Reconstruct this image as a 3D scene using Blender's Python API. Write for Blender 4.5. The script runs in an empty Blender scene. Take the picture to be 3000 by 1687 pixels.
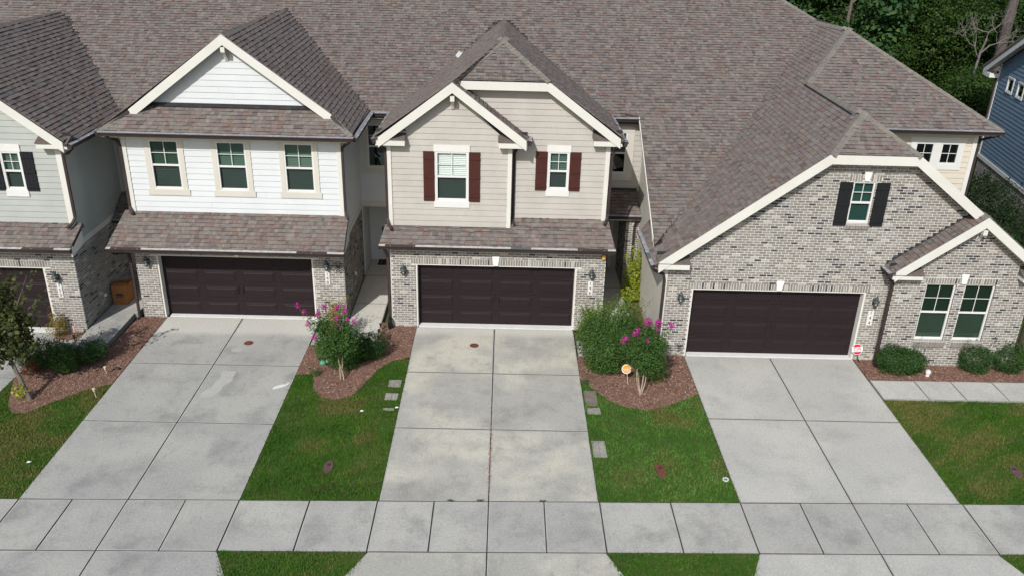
import bpy, math, random
import numpy as np
from mathutils import Vector, Matrix
R = random.Random(7); NR = np.random.default_rng(7)
SC = bpy.context.scene
COL = SC.collection
# ------------------------------------------------------------------ camera
PITCH, ROLL, YAW, FPX = 0.42576762, 0.02881776, 0.0150281, 2508.40
CAM = np.array([0.0, 0.0, 12.321])
_f = np.array([math.sin(YAW)*math.cos(PITCH), math.cos(YAW)*math.cos(PITCH), -math.sin(PITCH)])
_r = np.array([math.cos(YAW), -math.sin(YAW), 0.0]); _u = np.cross(_r, _f)
_R = math.cos(ROLL)*_r + math.sin(ROLL)*_u; _U = -math.sin(ROLL)*_r + math.cos(ROLL)*_u
cam = bpy.data.cameras.new('camera'); camo = bpy.data.objects.new('camera', cam); COL.objects.link(camo)
cam.sensor_width = 36; cam.lens = 36*FPX/3000; cam.clip_start = .1; cam.clip_end = 1500
camo.matrix_world = Matrix(((_R[0], _U[0], -_f[0], CAM[0]), (_R[1], _U[1], -_f[1], CAM[1]), (_R[2], _U[2], -_f[2], CAM[2]), (0, 0, 0, 1)))
SC.camera = camo
# ------------------------------------------------------------------ sky and sun
W = bpy.data.worlds.new('World'); SC.world = W; W.use_nodes = True
nt = W.node_tree; sky = nt.nodes.new('ShaderNodeTexSky'); sky.sky_type = 'NISHITA'; sky.sun_disc = False
SUN_DIR = Vector((0.39, 1.0, -0.90)).normalized()          # the way the light travels
sky.sun_elevation = math.asin(-SUN_DIR.z); sky.sun_rotation = math.atan2(-SUN_DIR.x, -SUN_DIR.y)
sky.air_density = 1.2; sky.dust_density = 2.0; sky.ozone_density = 1.0
nt.links.new(sky.outputs[0], nt.nodes['Background'].inputs[0]); nt.nodes['Background'].inputs[1].default_value = 0.10
sl = bpy.data.lights.new('sun', 'SUN'); sl.energy = 3.5; sl.angle = math.radians(0.6); sl.color = (1.0, .975, .935)
so = bpy.data.objects.new('sun', sl); COL.objects.link(so); so.location = (-20, -30, 40)
so.rotation_euler = SUN_DIR.to_track_quat('-Z', 'Y').to_euler()
vs = SC.view_settings; vs.view_transform = 'Standard'; vs.look = 'None'; vs.gamma = 1; vs.exposure = 0.22; vs.use_curve_mapping = False

# ------------------------------------------------------------------ materials
MATS = {}
def mat(name, col, rough=.85, col2=None, scale=4.0, lo=.35, hi=.65, bump=0.0, bscale=60.0, spec=.25, metal=0.0, stretch=None, fine=0.0, fscale=90.0):
    if name in MATS: return MATS[name]
    m = bpy.data.materials.new(name); m.use_nodes = True; t = m.node_tree; b = t.nodes['Principled BSDF']
    b.inputs['Roughness'].default_value = rough; b.inputs['Metallic'].default_value = metal
    b.inputs['Specular IOR Level'].default_value = spec; b.inputs['Base Color'].default_value = (*col, 1)
    m.diffuse_color = (*col, 1)
    g = t.nodes.new('ShaderNodeNewGeometry'); vec = g.outputs['Position']
    if stretch:
        mp = t.nodes.new('ShaderNodeMapping'); mp.inputs['Scale'].default_value = stretch; t.links.new(vec, mp.inputs[0]); vec = mp.outputs[0]
    out = None
    if col2:
        n = t.nodes.new('ShaderNodeTexNoise'); n.inputs['Scale'].default_value = scale; n.inputs['Detail'].default_value = 6; n.inputs['Roughness'].default_value = .62
        t.links.new(vec, n.inputs['Vector'])
        r = t.nodes.new('ShaderNodeValToRGB'); r.color_ramp.elements[0].position = lo; r.color_ramp.elements[1].position = hi
        r.color_ramp.elements[0].color = (*col, 1); r.color_ramp.elements[1].color = (*col2, 1)
        t.links.new(n.outputs[0], r.inputs[0]); out = r.outputs[0]
    if fine:
        n2 = t.nodes.new('ShaderNodeTexNoise'); n2.inputs['Scale'].default_value = fscale; n2.inputs['Detail'].default_value = 3
        t.links.new(vec, n2.inputs['Vector'])
        mr = t.nodes.new('ShaderNodeMapRange'); mr.inputs[1].default_value = .3; mr.inputs[2].default_value = .7; mr.inputs[3].default_value = 1-fine; mr.inputs[4].default_value = 1+fine
        t.links.new(n2.outputs[0], mr.inputs[0])
        mx = t.nodes.new('ShaderNodeVectorMath'); mx.operation = 'SCALE'
        if out: t.links.new(out, mx.inputs[0])
        else: mx.inputs[0].default_value = col
        t.links.new(mr.outputs[0], mx.inputs['Scale']); out = mx.outputs[0]
    if out: t.links.new(out, b.inputs['Base Color'])
    if bump:
        n3 = t.nodes.new('ShaderNodeTexNoise'); n3.inputs['Scale'].default_value = bscale; n3.inputs['Detail'].default_value = 4
        t.links.new(vec, n3.inputs['Vector'])
        bp = t.nodes.new('ShaderNodeBump'); bp.inputs['Strength'].default_value = bump; bp.inputs['Distance'].default_value = .01
        t.links.new(n3.outputs[0], bp.inputs['Height']); t.links.new(bp.outputs[0], b.inputs['Normal'])
    MATS[name] = m; return m
def leafmat(name, col, trans=.35, rough=.55, spec=.22):
    m = mat(name, col, rough, tuple(c*1.35 for c in col), 3.0, spec=spec)
    t = m.node_tree; b = t.nodes['Principled BSDF']; o = t.nodes['Material Output']
    tr = t.nodes.new('ShaderNodeBsdfTranslucent'); tr.inputs[0].default_value = (col[0]*1.5, col[1]*1.6, col[2]*.9, 1)
    mx = t.nodes.new('ShaderNodeMixShader'); mx.inputs[0].default_value = trans
    t.links.new(b.outputs[0], mx.inputs[1]); t.links.new(tr.outputs[0], mx.inputs[2]); t.links.new(mx.outputs[0], o.inputs[0]); return m
def glass(name, tint, refl=.06):
    m = bpy.data.materials.new(name); m.use_nodes = True; t = m.node_tree; t.nodes.clear()
    o = t.nodes.new('ShaderNodeOutputMaterial'); a = t.nodes.new('ShaderNodeBsdfTransparent'); a.inputs[0].default_value = (*tint, 1)
    g = t.nodes.new('ShaderNodeBsdfGlossy'); g.inputs['Roughness'].default_value = .02; g.inputs[0].default_value = (.8, .95, .9, 1)
    fr = t.nodes.new('ShaderNodeLayerWeight'); pw = t.nodes.new('ShaderNodeMath'); pw.operation = 'POWER'; pw.inputs[1].default_value = 4.0; t.links.new(fr.outputs['Facing'], pw.inputs[0])
    ad = t.nodes.new('ShaderNodeMath'); ad.operation = 'ADD'; ad.inputs[1].default_value = refl+.035; ad.use_clamp = True; t.links.new(pw.outputs[0], ad.inputs[0])
    mx = t.nodes.new('ShaderNodeMixShader'); t.links.new(ad.outputs[0], mx.inputs[0]); t.links.new(a.outputs[0], mx.inputs[1]); t.links.new(g.outputs[0], mx.inputs[2]); t.links.new(mx.outputs[0], o.inputs[0])
    MATS[name] = m; return m
SH = [mat('shingle_'+n, c, .93, tuple(v*.74 for v in c), 9, bump=.6, bscale=130, spec=.08, fine=.18, fscale=140) for n, c in (
    ('taupe', (.200, .168, .150)), ('rose', (.194, .147, .133)), ('grey', (.182, .166, .157)), ('purple', (.160, .136, .131)), ('tan', (.226, .192, .171)),
    ('olive', (.190, .172, .152)), ('dark', (.140, .117, .107)), ('rust', (.188, .134, .115)), ('pale', (.210, .189, .172)))]
SHEDGE = mat('shingle_cut_edge', (.030, .027, .026), .95)
SHW = [22, 17, 14, 11, 11, 12, 6, 5, 8]
CAPM = [mat('ridge_cap_olive', (.185, .174, .148), .93, (.14, .13, .115), 8, bump=.4, fine=.15), mat('ridge_cap_tan', (.205, .186, .160), .93, (.155, .14, .125), 8, bump=.4, fine=.15)]
DECK = mat('roof_underlay', (.05, .045, .043), .95)
BR = [mat('brick_'+n, c, .9, c2, 14, .42, .72, bump=.5, bscale=70, spec=.15, fine=.15) for n, c, c2 in (
    ('taupe', (.195, .182, .163), (.27, .255, .232)), ('stone', (.222, .208, .186), (.295, .28, .255)), ('umber', (.170, .155, .138), (.235, .218, .198)),
    ('charcoal', (.048, .048, .055), (.09, .09, .096)), ('cream', (.37, .35, .305), (.46, .445, .41)), ('clay', (.190, .162, .144), (.255, .228, .206)), ('ash', (.24, .23, .218), (.36, .35, .335)))]
BRW = [30, 24, 16, 7, 4, 8, 10]
MORT = mat('mortar', (.62, .605, .57), .95, (.54, .527, .495), 6, bump=.3)
CREAM = mat('cream_trim', (.635, .625, .58), .6, (.59, .58, .535), 1.6)
WHITE = mat('white_trim', (.66, .66, .64), .55, (.62, .62, .60), 1.6)
BEIGE = mat('beige_trim', (.575, .555, .495), .65, (.535, .515, .46), 1.6)
SOFFIT = mat('soffit_beige', (.60, .57, .50), .7)
SID = {'white': mat('white_siding', (.60, .625, .635), .6, (.565, .59, .602), 1.3, bump=.15, bscale=40, fine=.02),
       'tan': mat('tan_siding', (.455, .43, .395), .65, (.405, .38, .345), 1.5, bump=.15, bscale=40, fine=.03),
       'sage': mat('sage_siding', (.40, .42, .395), .6, (.36, .38, .355), 1.5, bump=.15, bscale=40, fine=.03),
       'cream': mat('yellow_cream_siding', (.60, .55, .455), .65, (.555, .505, .415), 1.5, bump=.15, bscale=40, fine=.03),
       'greige': mat('greige_siding', (.53, .51, .455), .6, (.48, .46, .41), 1.5, bump=.15, bscale=40, fine=.03),
       'blue': mat('blue_siding', (.155, .225, .305), .65, (.135, .20, .275), 1.5, bump=.15, bscale=40, fine=.04)}
SIDGAP = mat('siding_painted_shadow_gap', (.10, .10, .095), .9)  # lap shadow lines of the side walls, put into a dark sheathing colour
BROWN = mat('brown_aluminium', (.036, .026, .025), .6, (.05, .037, .035), 3, spec=.2)
GLINE = mat('gutter_lining', (.47, .46, .44), .7, (.30, .29, .275), 9)
GLINE2 = mat('gutter_lining_grey', (.30, .31, .33), .5, (.22, .22, .23), 6)
FLASH = mat('black_flashing', (.022, .023, .028), .5, (.035, .036, .042), 5, spec=.4)
DOOR = mat('garage_door_brown', (.0155, .0098, .0118), .5, (.026, .0172, .0192), 9, .3, .7, bump=.35, bscale=30, spec=.16, stretch=(1, 1, 9))
BLACK = mat('black_iron', (.012, .012, .014), .5, spec=.5)
PATINA = mat('dark_patina_metal', (.030, .040, .045), .4, (.05, .062, .068), 12, spec=.6)
SHUTB = mat('black_shutter_paint', (.012, .013, .015), .6)
SHUTR = mat('oxblood_shutter_paint', (.066, .0205, .0155), .55, (.054, .017, .013), 6)
GL_U = glass('window_glass', (.29, .385, .345), .03); GL_L = glass('screened_window_glass', (.21, .255, .242), .02); GL_D = glass('dark_window_glass', (.12, .17, .145), .05); GL_C = glass('clear_window_glass', (.88, .93, .91), .05)
BLIND = mat('blind_white', (.80, .81, .79), .6)
ROOM = mat('room_dark', (.02, .022, .022), .9)  # near-black panel colour stands in for the unlit room
LAMPG = mat('frosted_lamp_glass', (.75, .75, .70), .3, spec=.5)
KEY = mat('cast_stone_white', (.80, .79, .75), .8, (.72, .71, .67), 10)

def concrete(name, base_, stain, warm, seed=0.0, clean=None, spots=False):
    """broom-finished slab: fine grain, broad dark weathering, warm bleached areas; clean = (y0, y1) a washed band by the garage"""
    m = mat(name, base_, .93, bump=.3, bscale=90, spec=.2); t = m.node_tree; bs = t.nodes['Principled BSDF']; L = t.links.new
    g = t.nodes.new('ShaderNodeNewGeometry'); mp = t.nodes.new('ShaderNodeMapping'); mp.inputs['Location'].default_value = (seed, seed*.7, 0); L(g.outputs['Position'], mp.inputs[0])
    def noise(sc, det, rough, lo, hi, st=(1, 1, 1)):
        q = t.nodes.new('ShaderNodeMapping'); q.inputs['Scale'].default_value = st; L(mp.outputs[0], q.inputs[0])
        n = t.nodes.new('ShaderNodeTexNoise'); n.inputs['Scale'].default_value = sc; n.inputs['Detail'].default_value = det; n.inputs['Roughness'].default_value = rough; L(q.outputs[0], n.inputs['Vector'])
        r = t.nodes.new('ShaderNodeMapRange'); r.interpolation_type = 'SMOOTHSTEP'; r.inputs[1].default_value = lo; r.inputs[2].default_value = hi; L(n.outputs[0], r.inputs[0]); return r.outputs[0]
    def mix(fac, a, b, k=1.0):
        x = t.nodes.new('ShaderNodeMix'); x.data_type = 'RGBA'
        if k != 1.0:
            mm = t.nodes.new('ShaderNodeMath'); mm.operation = 'MULTIPLY'; mm.inputs[1].default_value = k; L(fac, mm.inputs[0]); fac = mm.outputs[0]
        L(fac, x.inputs[0])
        for i, c in ((6, a), (7, b)):
            if isinstance(c, tuple): x.inputs[i].default_value = (*c, 1)
            else: L(c, x.inputs[i])
        return x.outputs[2]
    c = mix(noise(.45, 5, .55, .42, .62), base_, warm)
    c = mix(noise(.85, 10, .66, .46, .72), c, stain, .85)
    c = mix(noise(3.2, 9, .75, .50, .74, (1, .6, 1)), c, stain, .65)
    c = mix(noise(5.5, 6, .7, .60, .74), c, tuple(v*1.22 for v in base_), .35)
    if clean:
        sp = t.nodes.new('ShaderNodeSeparateXYZ'); L(g.outputs['Position'], sp.inputs[0]); ad = t.nodes.new('ShaderNodeMath'); ad.operation = 'ADD'; L(sp.outputs[1], ad.inputs[0])
        n = t.nodes.new('ShaderNodeTexNoise'); n.inputs['Scale'].default_value = 1.5; n.inputs['Detail'].default_value = 5; L(mp.outputs[0], n.inputs['Vector']); m2 = t.nodes.new('ShaderNodeMath'); m2.operation = 'MULTIPLY_ADD'; m2.inputs[1].default_value = .35; m2.inputs[2].default_value = -.17; L(n.outputs[0], m2.inputs[0]); L(m2.outputs[0], ad.inputs[1])
        r = t.nodes.new('ShaderNodeMapRange'); r.interpolation_type = 'SMOOTHSTEP'; r.inputs[1].default_value = clean[0]; r.inputs[2].default_value = clean[1]; L(ad.outputs[0], r.inputs[0]); c = mix(r.outputs[0], c, (.55, .535, .485), .8)
    if spots:      # pale lichen dots
        vo = t.nodes.new('ShaderNodeTexVoronoi'); vo.inputs['Scale'].default_value = 5.5; L(mp.outputs[0], vo.inputs['Vector']); r = t.nodes.new('ShaderNodeMapRange'); r.inputs[1].default_value = .20; r.inputs[2].default_value = .10; L(vo.outputs['Distance'], r.inputs[0])
        mm = t.nodes.new('ShaderNodeMath'); mm.operation = 'MULTIPLY'; L(r.outputs[0], mm.inputs[0]); L(noise(.5, 3, .5, .5, .68), mm.inputs[1]); c = mix(mm.outputs[0], c, (.47, .47, .45), .75)
    gr = noise(21, 8, .8, .25, .75); v = t.nodes.new('ShaderNodeMapRange'); v.inputs[3].default_value = .74; v.inputs[4].default_value = 1.22; L(gr, v.inputs[0])
    sc = t.nodes.new('ShaderNodeVectorMath'); sc.operation = 'SCALE'; L(c, sc.inputs[0]); L(v.outputs[0], sc.inputs['Scale']); L(sc.outputs[0], bs.inputs['Base Color']); return m
CONC = {'left': concrete('concrete_weathered_grey', (.335, .333, .312), (.222, .221, .212), (.380, .374, .342), 3.1, (23.1, 23.55)),
        'mid': concrete('concrete_warm', (.370, .362, .325), (.255, .250, .232), (.500, .478, .402), 8.7, (23.3, 23.9)),
        'right': concrete('concrete_pale', (.425, .417, .386), (.345, .340, .320), (.465, .454, .415), 14.3),
        'walk': concrete('concrete_pavement', (.365, .358, .333), (.252, .248, .233), (.420, .410, .376), 21.9, spots=True)}
CEDGE = mat('concrete_tooled_edge', (.40, .394, .367), .92, (.32, .315, .295), 2.5, fine=.1)
JOINT = mat('joint_dirt', (.062, .058, .050), .97, (.10, .09, .075), 20)
PATCH = mat('concrete_repair_patch', (.405, .40, .375), .9, (.365, .36, .338), 5, fine=.08, fscale=30)

# ------------------------------------------------------------------ object helpers
ORG = {}
def link(o, parent=None):
    COL.objects.link(o)
    if parent is not None: o.parent = parent
    return o
def meta(o, label=None, cat=None, group=None, kind=None):
    if label: o['label'] = label
    if cat: o['category'] = cat
    if group: o['group'] = group
    if kind: o['kind'] = kind
    return o
def thing(name, label, cat, loc=(0, 0, 0), group=None, kind=None):
    o = bpy.data.objects.new(name, None); o.empty_display_size = .2; link(o); o.location = loc; ORG[o] = np.array(loc, float)
    return meta(o, label, cat, group, kind)
def origin(p): return ORG.get(p, np.zeros(3)) if p is not None else np.zeros(3)
class Fr:      # a wall frame: a along u, b up, c outwards
    def __init__(s, o, u=(1, 0, 0), n=(0, -1, 0), up=(0, 0, 1)):
        s.o = np.array(o, float); s.u = np.array(u, float); s.n = np.array(n, float); s.up = np.array(up, float)
    def __call__(s, a, b, c=0.0): return s.o+s.u*a+s.up*b+s.n*c
    def shift(s, c): return Fr(s.o+s.n*c, s.u, s.n, s.up)
FRONT = lambda y: Fr((0, y, 0))
RIGHT = lambda x: Fr((x, 0, 0), (0, 1, 0), (1, 0, 0))      # wall facing +X, a = world Y
LEFT = lambda x: Fr((x, 0, 0), (0, 1, 0), (-1, 0, 0))      # wall facing -X, a = world Y
WORLD = Fr((0, 0, 0), (1, 0, 0), (0, 1, 0))                # a = X, b = Z, c = Y
class MB:
    def __init__(s): s.v = []; s.f = []; s.m = []; s.sm = False
    def add(s, pts, faces, mi=0):
        k = len(s.v); s.v.extend([tuple(p) for p in pts]); s.f.extend([tuple(i+k for i in f) for f in faces]); s.m.extend([mi]*len(faces)); return s
    def box(s, fr, a0, a1, b0, b1, c0, c1, mi=0):
        P = [fr(a, b, c) for c in (c0, c1) for b in (b0, b1) for a in (a0, a1)]
        return s.add(P, [(0, 2, 3, 1), (4, 5, 7, 6), (0, 1, 5, 4), (2, 6, 7, 3), (0, 4, 6, 2), (1, 3, 7, 5)], mi)
    def prism(s, fr, poly, c0, c1, mi=0):
        n = len(poly); P = [fr(a, b, c0) for a, b in poly]+[fr(a, b, c1) for a, b in poly]
        return s.add(P, [tuple(range(n))[::-1], tuple(range(n, 2*n))]+[(i, (i+1) % n, n+(i+1) % n, n+i) for i in range(n)], mi)
    def frust(s, fr, a0, a1, b0, b1, c0, c1, ins, mi=0):
        P = [fr(a0, b0, c0), fr(a1, b0, c0), fr(a1, b1, c0), fr(a0, b1, c0), fr(a0+ins, b0+ins, c1), fr(a1-ins, b0+ins, c1), fr(a1-ins, b1-ins, c1), fr(a0+ins, b1-ins, c1)]
        return s.add(P, [(4, 5, 6, 7), (0, 1, 5, 4), (1, 2, 6, 5), (2, 3, 7, 6), (3, 0, 4, 7)], mi)
    def tube(s, pts, rad, n=6, mi=0, caps=True):
        pts = [np.array(p, float) for p in pts]; rings = []
        if not hasattr(rad, '__len__'): rad = [rad]*len(pts)
        k = len(s.v)
        for i, p in enumerate(pts):
            d = pts[min(i+1, len(pts)-1)]-pts[max(i-1, 0)]; d = d/(np.linalg.norm(d)+1e-9)
            a = np.cross(d, (0, 0, 1)) if abs(d[2]) < .95 else np.cross(d, (1, 0, 0)); a /= np.linalg.norm(a); b = np.cross(d, a)
            for j in range(n):
                t = 2*math.pi*j/n; s.v.append(tuple(p+rad[i]*(a*math.cos(t)+b*math.sin(t))))
        for i in range(len(pts)-1):
            for j in range(n):
                s.f.append((k+i*n+j, k+i*n+(j+1) % n, k+(i+1)*n+(j+1) % n, k+(i+1)*n+j)); s.m.append(mi)
        if caps:
            s.f.append(tuple(range(k, k+n))[::-1]); s.f.append(tuple(range(k+(len(pts)-1)*n, k+len(pts)*n))); s.m += [mi, mi]
        return s
    def lathe(s, c, prof, n=14, mi=0, sx=1.0):
        k = len(s.v); c = np.array(c, float)
        for r, z in prof:
            for j in range(n):
                t = 2*math.pi*j/n; s.v.append((c[0]+r*math.cos(t)*sx, c[1]+r*math.sin(t), c[2]+z))
        for i in range(len(prof)-1):
            for j in range(n):
                s.f.append((k+i*n+j, k+i*n+(j+1) % n, k+(i+1)*n+(j+1) % n, k+(i+1)*n+j)); s.m.append(mi)
        s.f.append(tuple(range(k, k+n))[::-1]); s.f.append(tuple(range(k+(len(prof)-1)*n, k+len(prof)*n))); s.m += [mi, mi]; return s
    def build(s, name, mats, parent=None, org=None, **kw):
        o = origin(parent) if org is None else np.array(org, float)
        if parent is not None: o = origin(parent)
        me = bpy.data.meshes.new(name)
        me.from_pydata([(v[0]-o[0], v[1]-o[1], v[2]-o[2]) for v in s.v], [], s.f)
        if not isinstance(mats, (list, tuple)): mats = [mats]
        for m in mats: me.materials.append(m)
        if any(s.m): me.polygons.foreach_set('material_index', s.m)
        if kw.pop('smooth', False): me.polygons.foreach_set('use_smooth', [True]*len(s.f))
        me.update(); ob = bpy.data.objects.new(name, me); link(ob, parent)
        if parent is None: ob.location = o
        ORG[ob] = o
        return meta(ob, **kw)
def bx(name, m, parent, fr, *d, **kw): return MB().box(fr, *d).build(name, m, parent, **kw)
def fastmesh(name, V, nper, mats, mi, parent=None, org=(0, 0, 0), **kw):
    """V (N*nper,3) separate polygons of nper corners, material index per polygon"""
    V = np.asarray(V, np.float32); n = len(V)//nper; me = bpy.data.meshes.new(name)
    o = origin(parent) if parent is not None else np.array(org, float)
    me.vertices.add(n*nper); me.vertices.foreach_set('co', (V-o.astype(np.float32)).ravel())
    me.loops.add(n*nper); me.loops.foreach_set('vertex_index', np.arange(n*nper, dtype=np.int32))
    me.polygons.add(n); me.polygons.foreach_set('loop_start', np.arange(0, n*nper, nper, dtype=np.int32)); me.polygons.foreach_set('loop_total', np.full(n, nper, np.int32))
    for m in mats: me.materials.append(m)
    me.polygons.foreach_set('material_index', np.asarray(mi, np.int32)); me.update(calc_edges=True); me.validate()
    ob = bpy.data.objects.new(name, me); link(ob, parent)
    if parent is None: ob.location = o
    ORG[ob] = o; return meta(ob, **kw)
def pix(c, n, area):
    d = np.asarray(c)-CAM; L = np.linalg.norm(d); z = d@_f
    x = d@_R/z*FPX; y = d@_U/z*FPX
    if abs(x) > 1490 or abs(y) > 835: return 0
    return max(0, -(d@n)/L)*area/(L*L)
def ints(poly, v):
    xs = []; n = len(poly)
    for i in range(n):
        (a, b), (c, d) = poly[i], poly[(i+1) % n]
        if (b <= v) != (d <= v): xs.append(a+(v-b)/(d-b)*(c-a))
    xs.sort(); return [(xs[i], xs[i+1]) for i in range(0, len(xs)-1, 2)]
def strips(poly, holes):
    zs = sorted(set([round(p[1], 5) for p in poly]+[z for h in holes for z in h[2:4]])); lo, hi = min(p[1] for p in poly), max(p[1] for p in poly); zs = [z for z in zs if lo <= z <= hi]; out = []
    for z0, z1 in zip(zs, zs[1:]):
        if z1-z0 < 1e-4: continue
        A, B = ints(poly, z0+1e-5), ints(poly, z1-1e-5)
        for (l0, r0), (l1, r1) in zip(A, B):
            segs = [(l0, r0, l1, r1)]
            for h in holes:
                if h[2] <= z0+1e-6 and h[3] >= z1-1e-6:
                    ns = []
                    for (a0, b0, a1, b1) in segs:
                        if h[1] <= max(a0, a1) or h[0] >= min(b0, b1): ns.append((a0, b0, a1, b1)); continue
                        if h[0] > min(a0, a1): ns.append((a0, h[0], a1, h[0]))
                        if h[1] < max(b0, b1): ns.append((h[1], b0, h[1], b1))
                    segs = ns
            out += [(a0, b0, a1, b1, z0, z1) for a0, b0, a1, b1 in segs]
    return out
def sheet(fr, poly, holes, c):
    m = MB()
    for a0, b0, a1, b1, z0, z1 in strips(poly, holes): m.add([fr(a0, z0, c), fr(b0, z0, c), fr(b1, z1, c), fr(a1, z1, c)], [(0, 1, 2, 3)])
    return m

# ------------------------------------------------------------------ walls
def siding(parent, fr, poly, holes, color, name='siding_wall', expo=.178, z0=None):
    m = SID[color]; side = abs(fr.n[0]) > .5 and color != 'blue'; wall = sheet(fr, poly, holes, -.012).build(name, SIDGAP if side else m, parent)
    lo, hi = min(p[1] for p in poly), max(p[1] for p in poly); z = lo if z0 is None else z0; k = 0
    while z < hi-.01:
        a, b = max(z, lo), min(z+expo, hi)-(.010 if side else 0); k += 1
        cuts = [z for z in [a, b]]
        A, B = ints(poly, a+1e-4), ints(poly, b-1e-4)
        if len(A) and not len(B): B = [((l+r)/2-.005, (l+r)/2+.005) for l, r in A]
        for (l0, r0), (l1, r1) in zip(A, B):
            segs = [(l0, r0, l1, r1)]
            for h in holes:
                if h[2] < b-.01 and h[3] > a+.01:
                    ns = []
                    for (a0, b0, a1, b1) in segs:
                        if h[1] <= min(a0, a1) or h[0] >= max(b0, b1): ns.append((a0, b0, a1, b1)); continue
                        if h[0] > max(a0, a1): ns.append((a0, h[0], a1, h[0]))
                        if h[1] < min(b0, b1): ns.append((h[1], b0, h[1], b1))
                    segs = ns
            for (a0, b0, a1, b1) in segs:
                parts = [(a0, b0, a1, b1)]
                if b0-a0 > 3.7:
                    q = a0+R.uniform(.35, .65)*(b0-a0); parts = [(a0, q-.0015, a1, q-.0015), (q+.0015, b0, q+.0015, b1)]
                for (s0, e0, s1, e1) in parts:
                    if e0-s0 < .02: continue
                    j = R.uniform(-.001, .0015)
                    P = [fr(s0, a, .024+j), fr(e0, a, .024+j), fr(e1, b, .006+j), fr(s1, b, .006+j), fr(s0, a, -.01), fr(e0, a, -.01), fr(e1, b, -.01), fr(s1, b, -.01)]
                    MB().add(P, [(0, 1, 2, 3), (4, 5, 1, 0), (0, 3, 7, 4), (1, 5, 6, 2)]).build('siding_board', m, wall)
        z += expo
    return wall
BRICKMESH = {}
def brickmesh(w, h, ci, fr):
    key = (round(w, 3), round(h, 3), ci)
    if key not in BRICKMESH:
        g = .005; m = MB(); F = Fr((0, 0, 0), (1, 0, 0), (0, -1, 0))
        P = [F(-w/2, -h/2, -.03), F(w/2, -h/2, -.03), F(w/2, h/2, -.03), F(-w/2, h/2, -.03), F(-w/2, -h/2, .004), F(w/2, -h/2, .004), F(w/2, h/2, .004), F(-w/2, h/2, .004), F(-w/2+g, -h/2+g, .009), F(w/2-g, -h/2+g, .009), F(w/2-g, h/2-g, .009), F(-w/2+g, h/2-g, .009)]
        me = bpy.data.meshes.new('brick'); me.from_pydata([tuple(p) for p in P], [], [(8, 9, 10, 11), (4, 5, 9, 8), (5, 6, 10, 9), (6, 7, 11, 10), (7, 4, 8, 11), (0, 1, 5, 4), (1, 2, 6, 5), (2, 3, 7, 6), (3, 0, 4, 7)])
        me.materials.append(BR[ci]); BRICKMESH[key] = me
    return BRICKMESH[key]
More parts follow.
